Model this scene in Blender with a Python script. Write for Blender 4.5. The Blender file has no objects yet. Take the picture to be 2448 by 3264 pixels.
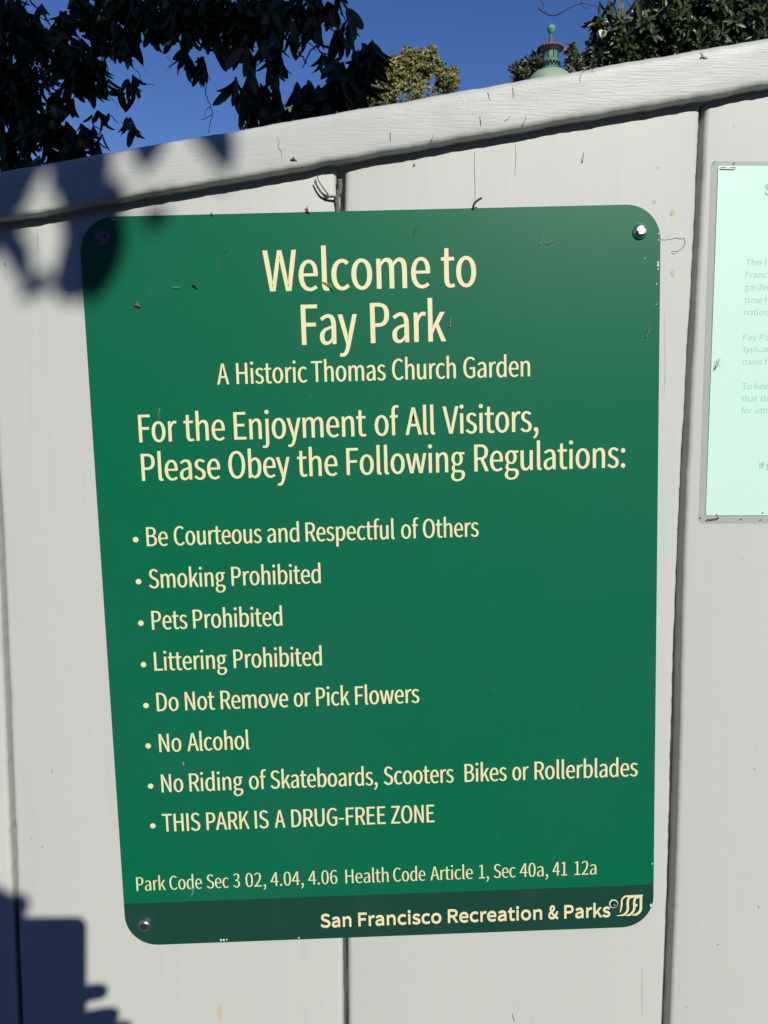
import bpy, bmesh, json, math, random
import numpy as np
from mathutils import Vector, Matrix
C = bpy.context.scene.collection
SC = bpy.context.scene
D = json.loads(r'''{"lines":[[[["Welcome",-0.08655,0.04528],["to",0.05392,0.08178]],0.24403,0.03206,"a"],[[["Fay",-0.05815,-0.01375],["Park",-0.00325,0.05702]],0.20182,0.03182,"a"],[[["A",-0.12689,-0.11731],["Historic",-0.1114,-0.05486],["Thomas",-0.05165,0.00793],["Church",0.01309,0.06432],["Garden",0.07028,0.12408]],0.17248,0.01675,"a"],[[["For",-0.19161,-0.16105],["the",-0.15549,-0.12258],["Enjoyment",-0.1154,-0.0089],["of",-0.00206,0.01777],["All",0.02277,0.04676],["Visitors,",0.05301,0.13049]],0.12816,0.0223,"a"],[[["Please",-0.19131,-0.12788],["Obey",-0.12129,-0.07163],["the",-0.06563,-0.03301],["Following",-0.02578,0.07042],["Regulations:",0.07806,0.20141]],0.097,0.02217,"a"],[[["Be",-0.19061,-0.17326],["Courteous",-0.16836,-0.09689],["and",-0.09238,-0.06624],["Respectful",-0.06103,0.01184],["of",0.01714,0.03156],["Others",0.03501,0.08082]],0.04361,0.01587,"a"],[[["Smoking",-0.19079,-0.12821],["Prohibited",-0.12317,-0.04993]],0.00871,0.01593,"a"],[[["Pets",-0.19043,-0.1612],["Prohibited",-0.15645,-0.08297]],-0.02613,0.01598,"a"],[[["Littering",-0.19043,-0.13037],["Prohibited",-0.12473,-0.05147]],-0.06103,0.01604,"a"],[[["Do",-0.19039,-0.17214],["Not",-0.16683,-0.1421],["Remove",-0.13718,-0.08079],["or",-0.07615,-0.06208],["Pick",-0.05741,-0.02961],["Flowers",-0.02482,0.029]],-0.09591,0.01609,"a"],[[["No",-0.19043,-0.1718],["Alcohol",-0.16686,-0.11492]],-0.13139,0.016,"a"],[[["No",-0.19058,-0.17212],["Riding",-0.16705,-0.12176],["of",-0.1168,-0.10204],["Skateboards,",-0.09868,-0.00803],["Scooters",-0.00284,0.05657],["Bikes",0.06589,0.10177],["or",0.10651,0.12048],["Rollerblades",0.12549,0.21368]],-0.16689,0.01604,"a"],[[["THIS",-0.19179,-0.15963],["PARK",-0.15439,-0.11787],["IS",-0.11342,-0.10166],["A",-0.09654,-0.08763],["DRUG-FREE",-0.08238,-0.00217],["ZONE",0.00246,0.03951]],-0.20184,0.01596,"a"],[[["Park",-0.2169,-0.1921],["Code",-0.18869,-0.16104],["Sec",-0.15696,-0.13808],["3",-0.13426,-0.12857],["02,",-0.12366,-0.10627],["4.04,",-0.10229,-0.07399],["4.06",-0.07001,-0.04506],["Health",-0.0381,-0.00099],["Code",0.00298,0.03063],["Article",0.03502,0.0716],["1,",0.07683,0.08548],["Sec",0.0896,0.10857],["40a,",0.11213,0.13664],["41",0.14047,0.15314],["12a",0.15932,0.17851]],-0.25444,0.0128,"c"],[[["San",-0.06093,-0.03427],["Francisco",-0.02824,0.04371],["Recreation",0.04937,0.13131],["&",0.13657,0.14543],["Parks",0.15058,0.19079]],-0.29371,0.01171,"b"]],"bullets":[[-0.19937,0.04944],[-0.19915,0.01462],[-0.19932,-0.02023],[-0.19926,-0.0554],[-0.19929,-0.09053],[-0.19951,-0.12558],[-0.19959,-0.16087],[-0.19978,-0.19618]],"band":-0.26554000000000005,"logo":[[[0.21935,-0.27471],[0.2062,-0.27454],[0.20422,-0.27479],[0.20225,-0.27606],[0.20067,-0.27767],[0.19973,-0.27932],[0.20006,-0.28101],[0.19991,-0.2831],[0.19929,-0.28518],[0.19908,-0.29085],[0.19995,-0.29025],[0.20093,-0.28882],[0.2012,-0.28651],[0.20118,-0.28231],[0.2018,-0.28024],[0.20306,-0.27861],[0.20464,-0.27762],[0.2063,-0.27705],[0.20605,-0.27642],[0.21935,-0.27471]]],"logo_strokes":[[[[0.20601,-0.27537],[0.20375,-0.2757],[0.20178,-0.27721],[0.20076,-0.27936],[0.2007,-0.28271],[0.20032,-0.28564],[0.19986,-0.28814],[0.19932,-0.29023]],6.002155999999999],[[[0.20859,-0.27589],[0.20709,-0.27751],[0.20607,-0.27956],[0.20594,-0.28376],[0.20612,-0.28629],[0.20558,-0.28921],[0.20393,-0.29146],[0.20155,-0.29276],[0.19639,-0.29315]],8.120564],[[[0.21413,-0.2761],[0.21256,-0.27772],[0.21163,-0.27978],[0.21158,-0.28398],[0.21168,-0.28693],[0.21067,-0.28983],[0.2087,-0.29207],[0.20672,-0.29305],[0.20394,-0.29315]],8.120564],[[[0.21738,-0.27539],[0.21742,-0.28085],[0.2174,-0.28715],[0.21686,-0.28923],[0.21544,-0.29128],[0.21307,-0.29267],[0.2097,-0.29308]],8.826699999999999],[[[0.20541,-0.27555],[0.21255,-0.27554],[0.21888,-0.27537]],7.414428],[[[0.21182,-0.28407],[0.21428,-0.28417]],8.826699999999999],[[[0.2076,-0.27711],[0.20978,-0.27656],[0.21215,-0.27603]],4.589884],[[[0.21296,-0.27794],[0.21494,-0.27718],[0.21691,-0.27642]],3.8837479999999998]],"screws":{"tl":[-0.21136,0.28784],"tr":[0.21217,0.28359],"bl":[-0.2116,-0.28518],"hole":[0.1935,-0.28206]},"corner_r":0.03109999999999996,"chips":[[-0.14749,-0.30192,0.0018],[-0.14479,-0.30203,0.002],[-0.14234,-0.30184,0.0014],[-0.08004,-0.30259,0.0014],[0.22717,0.28156,0.0013],[0.22698,0.27674,0.001],[0.22666,0.25931,0.0016],[0.22668,0.25712,0.0018],[0.22672,0.2542,0.0012],[0.22583,0.24276,0.001],[0.22713,-0.24641,0.0014],[0.22614,-0.28479,0.0021],[0.22549,0.22685,0.0008],[0.21609,0.26296,0.0008]],"rail":[[0.17317965396448062,1.5808128230747653],[0.1742166641504543,1.544681883353911]],"cam":{"pos":[-0.01219,-0.69963,1.34863],"r":[0.999799,-0.020051,6.5e-05],"u":[0.002289,0.117355,0.993087],"f":[0.01992,0.992888,-0.117378]},"sun":[0.29528,-0.80646,0.51228],"debris":[["bud",[[-0.06789,1.5415],[-0.06674,1.53782]],-0.0125,2.2,0,"brown dried bud with two spikes stuck to the grey top rail"],["straw",[[0.08057,1.58946],[0.08158,1.58605],[0.0826,1.58194]],-0.0125,0.7,0,"dark needle on the top rail, with a swollen head, above a cracked board"],["straw",[[0.09947,1.59324],[0.10028,1.58846],[0.09987,1.58458]],-0.0125,0.6,0,"thin upright needle highest on the top rail left of the dome"],["straw",[[0.07457,1.57182],[0.07534,1.56769],[0.07564,1.56333]],-0.0125,0.9,0,"short thick needle with pale tip on the middle of the rail"],["straw",[[0.09293,1.56758],[0.09627,1.57012],[0.09935,1.57313]],-0.0125,0.4,0,"hair thin needle leaning flat on the rail beside a darker one"],["straw",[[0.10769,1.56514],[0.10931,1.56906],[0.11067,1.57366]],-0.0125,0.6,0,"steep thin needle low on the rail, rightmost of its cluster"],["straw",[[0.00614,1.55968],[0.00638,1.55577],[0.00662,1.55139]],-0.0125,0.9,0,"upright brown needle on the rail straight above the word to"],["straw",[[0.03767,1.55342],[0.03861,1.55596],[0.03979,1.55965]],-0.0125,0.6,0,"small slanted needle at the lower edge of the rail"],["bud",[[0.24253,1.61953],[0.24685,1.61458]],-0.0125,2.0,1,"pale winged seed stuck on the rail near the right edge"],["straw",[[0.15738,1.54204],[0.15778,1.5456],[0.15865,1.54986]],0.0,0.8,0,"dark needle on the grey board above the sign screw"],["straw",[[-0.12121,1.4742],[-0.1245,1.46939],[-0.1251,1.46459],[-0.12471,1.45978]],-0.0026,0.5,0,"curved dark thread on the green sign left of the heading"],["straw",[[-0.16496,1.44495],[-0.16202,1.44471],[-0.1583,1.44545]],-0.0026,0.7,1,"pale horizontal sliver on the green sign beside a brown bud"],["bud",[[-0.1471,1.44983],[-0.14676,1.44403]],-0.0026,1.9,0,"pointed brown bud on the green sign right of a pale sliver"],["bud",[[-0.19386,1.43422],[-0.19156,1.42914]],-0.0026,2.0,3,"folded brown leaf scrap low on the upper left of the sign"],["straw",[[0.02744,1.49129],[0.02597,1.48841],[0.0255,1.48434]],-0.0026,0.5,0,"dark hooked thread on the sign above the last word of the heading"],["straw",[[0.12482,1.47848],[0.12648,1.48234],[0.12787,1.48667]],-0.0026,0.6,1,"steep straw on the sign, left one of a pair by the top screw"],["straw",[[0.13053,1.47922],[0.13422,1.48116],[0.13865,1.48335]],-0.0026,0.7,2,"yellowish flat lying straw, right one of a pair by the top screw"],["straw",[[0.21201,1.40668],[0.21337,1.41113],[0.21472,1.41583]],-0.0026,0.7,2,"yellow straw at the right edge of the green sign"],["straw",[[0.05409,1.41453],[0.05456,1.41772],[0.05528,1.42189]],-0.0026,0.9,1,"pale needle right after the word Park on the sign"],["straw",[[-0.04658,1.44936],[-0.04264,1.44671],[-0.03869,1.44357]],-0.0026,0.8,2,"forked tan straw lying over the letter l of Welcome"],["straw",[[-0.17787,1.35016],[-0.1785,1.34566],[-0.1792,1.33941]],-0.0026,0.6,2,"upright straw above the o of the word For"],["bud",[[-0.16719,1.05581],[-0.16678,1.05168]],-0.0026,0.9,2,"tiny yellow husk below the words No Alcohol"],["bud",[[-0.05837,1.50735],[-0.05794,1.50189]],-0.0026,2.0,3,"reddish brown bud perched on the top edge of the sign"],["bud",[[-0.13233,1.5025],[-0.13289,1.49965]],-0.0026,1.1,0,"small dark speck of litter on the sign top edge near the shadow"],["bud",[[-0.21166,1.49836],[-0.20836,1.49553]],-0.0026,1.6,1,"grey scrap caught at the top left of the sign"],["straw",[[0.26908,1.38092],[0.27021,1.38967],[0.27197,1.38467]],-0.0018,0.45,0,"thin forked thread clinging to the edge of the mint notice"],["bud",[[0.02538,1.54023],[0.02588,1.53881]],0,0.9,0,"tiny dark crumb just under the rail shadow"]],"hook":[[0.07175,1.50429],[0.07195,1.50833],[0.07389,1.51072],[0.07757,1.51264]],"cracks":[[[[0.0728,1.54936],[0.07272,1.53637],[0.07336,1.52452],[0.07351,1.51261]],0.0005],[[[0.10471,1.55543],[0.10517,1.54364],[0.10465,1.53156]],0.0003],[[[-0.17739,1.50905],[-0.17744,1.49955]],0.0004],[[[-0.26963,1.48963],[-0.26992,1.47292]],0.0004],[[[0.22713,1.42575],[0.22937,1.38096],[0.22912,1.36083]],0.00015],[[[0.22886,0.86285],[0.23083,0.81502]],0.0002],[[[0.11495,0.81977],[0.11732,0.81193]],0.0008],[[[0.2209,1.48393],[0.22337,1.48331],[0.22556,1.48316],[0.22826,1.48375],[0.22991,1.48354],[0.23205,1.48439],[0.23449,1.48477],[0.23752,1.4841],[0.24023,1.48453],[0.24124,1.48243],[0.2412,1.48085],[0.23996,1.47769],[0.23626,1.47478],[0.23299,1.47461],[0.23126,1.47423],[0.23113,1.47334],[0.23197,1.47265],[0.23362,1.4725],[0.23629,1.47399]],0.0005],[[[-0.08015,1.55593],[-0.07854,1.5518],[-0.07907,1.54835],[-0.0772,1.54491],[-0.07654,1.5403]],0.0006],[[[0.15094,1.5968],[0.15168,1.60249],[0.15684,1.60821],[0.16137,1.60484]],0.0005],[[[-0.15565,0.9475],[-0.15518,0.94492],[-0.15554,0.9412]],0.0007],[[[-0.27842,1.04462],[-0.27777,1.04737],[-0.27876,1.04876]],0.0005]],"stains":[[[0.23061,1.50423],0.0022,0.003],[[0.23245,1.4577],0.0022,0.003],[[-0.14201,0.82423],0.0028,0.0075],[[0.21579,1.51233],0.0018,0.0018]],"vine":[[[-0.03404,1.50061],[-0.03474,1.50779],[-0.03544,1.51327],[-0.03319,1.51781],[-0.03267,1.52258],[-0.03289,1.5278]],[[-0.03527,1.51234],[-0.03698,1.51422],[-0.04212,1.51467],[-0.04699,1.51725],[-0.05038,1.52172],[-0.05253,1.52619]],[[-0.04162,1.51515],[-0.04259,1.5168],[-0.04622,1.52174],[-0.04911,1.5262],[-0.05029,1.53114]]],"paper":[[0.26514,1.54],[0.30443,1.54164],[0.26749,1.26256],[0.3192,1.26296]],"pouch":[[0.25965,1.54387],[0.3044,1.54579],[0.26349,1.25599],[0.31976,1.25585]],"ptext":[["This h",[0.29101,1.46386],0.0046],["Franci",[0.29121,1.45414],0.0046],["garder",[0.29109,1.44439],0.0046],["time he",[0.29133,1.43448],0.0046],["nationa",[0.29131,1.42477],0.0046],["Fay Pa",[0.29178,1.40504],0.0046],["typical",[0.29201,1.39562],0.0046],["oasis fo",[0.29208,1.38555],0.0046],["To keep",[0.29254,1.36595],0.0046],["that the",[0.29277,1.35608],0.0046],["for othe",[0.29314,1.34641],0.0046],["If y",[0.31009,1.30166],0.00434],["S",[0.30279,1.51795],0.00843]],"staples":[[[0.26679,1.53831],[0.2785,1.53814]],[[0.26828,1.2593],[0.27814,1.26031]]],"shade":[[-0.3098,1.5032,-0.3008,1.5415,-0.3189,1.4645,0.0383],[-0.2866,1.5293,-0.2578,1.5343,-0.3155,1.5242,0.0255],[-0.2645,1.5364,-0.2355,1.5366,-0.2935,1.5363,0.023],[-0.2642,1.5434,-0.2352,1.5436,-0.2932,1.5433,0.0281],[-0.243,1.5318,-0.2145,1.5271,-0.2713,1.5366,0.0281],[-0.2274,1.5272,-0.224,1.5529,-0.2308,1.5013,0.0204],[-0.232,1.5036,-0.228,1.5342,-0.236,1.4727,0.023],[-0.3233,1.522,-0.3081,1.5572,-0.3386,1.4864,0.0511],[-0.2847,1.51,-0.2712,1.5288,-0.2982,1.491,0.0204],[-0.2478,1.5101,-0.2577,1.5299,-0.2377,1.4903,0.0204],[-0.2972,1.5127,-0.2883,1.54,-0.3061,1.4852,0.023],[-0.24,1.5154,-0.239,1.5389,-0.241,1.4917,0.023],[-0.3131,1.4918,-0.2985,1.5144,-0.3277,1.4691,0.0332],[-0.2946,1.4728,-0.2795,1.4421,-0.3096,1.5032,0.0199],[-0.2403,1.473,-0.228,1.5059,-0.2527,1.4398,0.0217],[-0.2261,1.4731,-0.2234,1.5088,-0.2288,1.4369,0.0268],[-0.2188,1.4707,-0.2145,1.5004,-0.2232,1.4407,0.0217],[-0.2363,1.4514,-0.2278,1.465,-0.2449,1.4377,0.0192],[-0.2127,1.4899,-0.2119,1.5124,-0.2136,1.4671,0.0128],[-0.2711,1.4428,-0.2577,1.4452,-0.2845,1.4405,0.0133],[-0.3059,1.4895,-0.2959,1.4709,-0.3158,1.5079,0.023],[-0.2202,1.4994,-0.2161,1.518,-0.2243,1.4806,0.023],[-0.2422,1.4969,-0.2416,1.5111,-0.2429,1.4826,0.0153],[-0.2934,1.4967,-0.2761,1.5062,-0.3107,1.4871,0.023],[-0.1878,1.5474,-0.1864,1.5222,-0.1893,1.5723,0.0268],[-0.1417,1.5483,-0.1243,1.5205,-0.1589,1.5759,0.0243],[-0.1432,1.5558,-0.131,1.5415,-0.1553,1.57,0.023],[-0.2036,1.5473,-0.1903,1.5474,-0.2169,1.5472,0.0179],[-0.1305,1.5606,-0.1159,1.5607,-0.145,1.5605,0.0153],[-0.2215,1.5225,-0.2206,1.546,-0.2224,1.4989,0.0128],[-0.1817,1.4971,-0.182,1.4864,-0.1813,1.5078,0.0192],[-0.2456,1.5271,-0.2352,1.5434,-0.256,1.5107,0.0153],[-0.2624,1.5306,-0.2394,1.5326,-0.2854,1.5285,0.0217],[-0.2602,1.5247,-0.2448,1.5221,-0.2756,1.5273,0.0153],[-0.3225,1.4965,-0.3154,1.5268,-0.3297,1.466,0.0383],[-0.2252,1.497,-0.2094,1.4997,-0.2409,1.4942,0.023]],"dark":{"left":[[-1.361,2.75,2.808,0.13,0.106,110],[-1.322,2.75,2.663,0.142,0.107,110],[-1.341,2.75,2.517,0.143,0.095,100],[-1.336,2.75,2.38,0.144,0.096,110],[-1.282,2.75,2.271,0.18,0.048,60],[-1.154,2.75,2.732,0.095,0.106,60],[-1.067,2.75,2.844,0.13,0.071,70],[-1.174,2.75,2.552,0.095,0.071,45],[-1.1,2.75,2.626,0.107,0.059,55],[-0.988,2.75,2.789,0.071,0.094,55],[-1.203,2.75,2.426,0.108,0.072,60],[-1.122,2.75,2.37,0.096,0.084,70],[-1.028,2.75,2.666,0.065,0.071,28],[-1.042,2.75,2.598,0.059,0.036,16],[-1.049,2.75,2.427,0.048,0.06,22],[-0.894,2.75,2.593,0.033,0.026,7],[-0.878,2.75,2.56,0.024,0.03,8],[-0.929,2.75,2.451,0.048,0.036,14],[-0.987,2.75,2.491,0.03,0.018,5],[-1.053,2.75,2.313,0.048,0.042,20],[-1.466,2.75,2.595,0.107,0.332,120],[-0.932,2.75,2.542,0.012,0.03,3],[-0.978,2.75,2.559,0.024,0.014,3],[-1.231,2.75,2.843,0.071,0.029,10],[-0.9,2.75,2.434,0.018,0.018,4]],"top":[[-0.792,2.4,2.704,0.106,0.053,80],[-0.654,2.4,2.715,0.106,0.064,90],[-0.741,2.4,2.649,0.064,0.03,22],[-0.831,2.4,2.624,0.043,0.043,20],[-0.614,2.4,2.635,0.064,0.048,40],[-0.616,2.4,2.555,0.032,0.032,14],[-0.574,2.4,2.535,0.032,0.037,12],[-0.517,2.4,2.696,0.106,0.064,80],[-0.52,2.4,2.596,0.037,0.043,15],[-0.444,2.4,2.637,0.064,0.043,35],[-0.38,2.4,2.698,0.106,0.064,70],[-0.242,2.4,2.704,0.106,0.048,60],[-0.135,2.4,2.725,0.074,0.032,26],[-0.699,2.4,2.625,0.032,0.027,8]],"right":[[-0.394,2.25,2.517,0.036,0.071,16],[-0.313,2.25,2.547,0.041,0.102,36],[-0.372,2.25,2.343,0.031,0.051,14],[-0.386,2.25,2.401,0.031,0.061,12],[-0.311,2.25,2.343,0.067,0.072,45],[-0.234,2.25,2.344,0.072,0.051,34],[-0.152,2.25,2.364,0.072,0.051,30],[-0.1,2.25,2.442,0.061,0.031,24],[-0.029,2.25,2.501,0.051,0.041,24],[0.002,2.25,2.467,0.036,0.046,26],[-0.08,2.25,2.428,0.077,0.041,24],[-0.17,2.25,2.605,0.051,0.041,8],[-0.223,2.25,2.432,0.051,0.031,8],[-0.029,2.25,2.418,0.031,0.031,8],[-0.064,2.25,2.616,0.02,0.051,8],[-0.442,2.25,2.393,0.018,0.012,3],[-0.432,2.25,2.42,0.015,0.01,2],[-0.079,2.25,2.577,0.03,0.041,4],[-0.05,2.25,2.345,0.062,0.021,4],[-0.252,2.25,2.566,0.025,0.051,6],[0.017,2.25,2.52,0.025,0.02,6],[-0.12,2.25,2.481,0.041,0.02,3]],"tip":[[0.786,2.4,2.723,0.013,0.024,5],[0.822,2.4,2.726,0.015,0.021,6],[0.87,2.4,2.736,0.043,0.011,7],[0.854,2.4,2.729,0.011,0.011,3]]},"gold":[[0.136,12.0,5.768,0.265,0.221,1],[0.401,12.0,5.979,0.22,0.242,1],[0.665,12.0,6.065,0.264,0.286,1],[0.894,12.0,6.213,0.114,0.198,0.7],[0.893,12.0,6.359,0.035,0.053,0.2],[1.13,12.0,5.922,0.155,0.177,0.8],[1.221,12.0,6.048,0.053,0.079,0.3],[-0.128,12.0,5.808,0.265,0.265,1],[-0.527,12.0,5.468,0.531,0.31,1.6],[-1.191,12.0,5.337,0.486,0.221,1],[-1.676,12.0,5.342,0.08,0.053,0.2],[0.578,12.0,5.644,0.531,0.265,1.4],[0.048,12.0,6.039,0.132,0.11,0.4],[0.576,12.0,6.281,0.088,0.11,0.3],[0.313,12.0,6.096,0.11,0.088,0.3],[0.533,12.0,6.127,0.176,0.132,0.8],[0.753,12.0,6.191,0.154,0.132,0.7],[0.291,12.0,6.02,0.198,0.132,0.8],[0.026,12.0,5.943,0.264,0.154,0.8],[-0.261,12.0,5.765,0.309,0.176,0.8],[0.91,12.0,6.317,0.062,0.088,0.35],[1.195,12.0,5.985,0.097,0.124,0.5],[1.04,12.0,6.089,0.079,0.097,0.4],[0.576,12.0,6.231,0.123,0.097,0.5],[0.379,12.0,6.167,0.11,0.097,0.5],[0.181,12.0,6.082,0.11,0.11,0.5]],"mag":[[2.122,7.0,4.475,0.147,0.16,1],[2.348,7.0,4.552,0.2,0.187,1.2],[2.614,7.0,4.63,0.267,0.213,1.5],[2.962,7.0,4.658,0.294,0.214,1.6],[3.283,7.0,4.711,0.24,0.214,1.4],[2.221,7.0,4.336,0.241,0.107,1],[1.945,7.0,4.561,0.043,0.067,0.3],[1.964,7.0,4.372,0.067,0.08,0.4],[2.757,7.0,4.429,0.321,0.161,1.4],[2.527,7.0,4.78,0.24,0.08,0.8],[3.239,7.0,4.509,0.214,0.134,1],[2.975,7.0,4.959,0.399,0.159,1]],"bush":[[[2.324,13.2,6.559,0.106,0.077,0.35],[2.469,13.2,6.592,0.106,0.121,0.4],[2.614,13.2,6.639,0.097,0.145,0.5],[2.636,13.2,6.726,0.048,0.048,0.15],[2.761,13.2,6.549,0.121,0.121,0.4],[2.375,13.2,6.454,0.145,0.097,0.4]],[[3.287,13.6,6.843,0.129,0.149,0.5],[3.233,13.6,7.008,0.06,0.06,0.2],[3.487,13.6,6.821,0.159,0.119,0.5],[3.366,13.6,6.702,0.249,0.124,0.6],[3.56,13.6,6.893,0.075,0.099,0.25]]],"flowers":[[1.93,6.75,4.401,0.055],[2.246,6.75,4.567,0.035]],"twigs":[[[[-0.565,2.4,2.545],[-0.562,2.4,2.51],[-0.552,2.4,2.484],[-0.561,2.4,2.433],[-0.544,2.4,2.382],[-0.538,2.4,2.357],[-0.549,2.4,2.326],[-0.554,2.4,2.295]],0.0022],[[[-0.559,2.4,2.484],[-0.565,2.4,2.459],[-0.564,2.4,2.433]],0.0014],[[[-0.559,2.4,2.488],[-0.544,2.4,2.474],[-0.549,2.4,2.466]],0.0014],[[[-0.54,2.4,2.357],[-0.568,2.4,2.341],[-0.581,2.4,2.339]],0.0013],[[[-0.544,2.4,2.382],[-0.559,2.4,2.372],[-0.566,2.4,2.346]],0.0013],[[[-0.951,2.7,2.747],[-0.939,2.7,2.697],[-0.919,2.7,2.667],[-0.897,2.7,2.636],[-0.863,2.7,2.603],[-0.847,2.7,2.568],[-0.804,2.7,2.559]],0.0022],[[[-0.919,2.7,2.667],[-0.949,2.7,2.653],[-0.972,2.7,2.638]],0.0018],[[[-0.925,2.7,2.67],[-0.902,2.7,2.661],[-0.879,2.7,2.661],[-0.856,2.7,2.637],[-0.834,2.7,2.609],[-0.817,2.7,2.595]],0.001],[[[-0.984,2.7,2.641],[-0.974,2.7,2.608],[-0.987,2.7,2.569],[-1.003,2.7,2.535],[-1.024,2.7,2.507]],0.0024],[[[-1.003,2.7,2.538],[-0.977,2.7,2.519],[-0.949,2.7,2.491],[-0.943,2.7,2.474]],0.0015],[[[-1.014,2.7,2.524],[-0.995,2.7,2.491]],0.001],[[[-1.098,2.7,2.546],[-1.082,2.7,2.518],[-1.059,2.7,2.502]],0.001],[[[-0.753,2.4,2.604],[-0.737,2.4,2.579],[-0.722,2.4,2.559]],0.001],[[[-0.911,2.7,2.719],[-0.906,2.7,2.697],[-0.889,2.7,2.69],[-0.881,2.7,2.695]],0.0009],[[[-0.691,2.4,2.544],[-0.675,2.4,2.529],[-0.676,2.4,2.509],[-0.698,2.4,2.493]],0.0009],[[[-0.282,2.25,2.576],[-0.242,2.25,2.538],[-0.196,2.25,2.562]],0.002],[[[-0.282,2.25,2.566],[-0.257,2.25,2.528],[-0.222,2.25,2.494],[-0.202,2.25,2.466]],0.004],[[[-0.221,2.25,2.567],[-0.181,2.25,2.543],[-0.14,2.25,2.519],[-0.115,2.25,2.519]],0.0045],[[[-0.12,2.25,2.519],[-0.171,2.25,2.524],[-0.197,2.25,2.495],[-0.217,2.25,2.456]],0.0035],[[[-0.129,2.25,2.634],[-0.109,2.25,2.606],[-0.089,2.25,2.587],[-0.079,2.25,2.558]],0.0025],[[[-0.12,2.25,2.596],[-0.099,2.25,2.568],[-0.079,2.25,2.544]],0.002],[[[-0.13,2.25,2.577],[-0.105,2.25,2.558],[-0.1,2.25,2.539]],0.002],[[[-0.271,2.25,2.604],[-0.241,2.25,2.566],[-0.206,2.25,2.538],[-0.176,2.25,2.509]],0.003],[[[-0.094,2.25,2.625],[-0.069,2.25,2.592],[-0.054,2.25,2.568]],0.002],[[[-0.171,2.25,2.519],[-0.151,2.25,2.5],[-0.12,2.25,2.498]],0.003],[[[0.577,2.4,2.709],[0.597,2.4,2.696],[0.624,2.4,2.687],[0.656,2.4,2.695],[0.688,2.4,2.715],[0.719,2.4,2.727],[0.728,2.4,2.748]],0.0026],[[[0.583,2.4,2.734],[0.592,2.4,2.721],[0.595,2.4,2.706]],0.0014],[[[0.719,2.4,2.727],[0.736,2.4,2.712],[0.752,2.4,2.71]],0.0014],[[[0.719,2.4,2.729],[0.763,2.4,2.72],[0.786,2.4,2.716]],0.0014],[[[0.869,2.4,2.749],[0.892,2.4,2.719],[0.925,2.4,2.699]],0.0012]],"fin":[2.58436138428707,12.0,6.654984755015474,0.004393496053211699],"trunk":[-1.777,3.0,2.623]}''')
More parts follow.
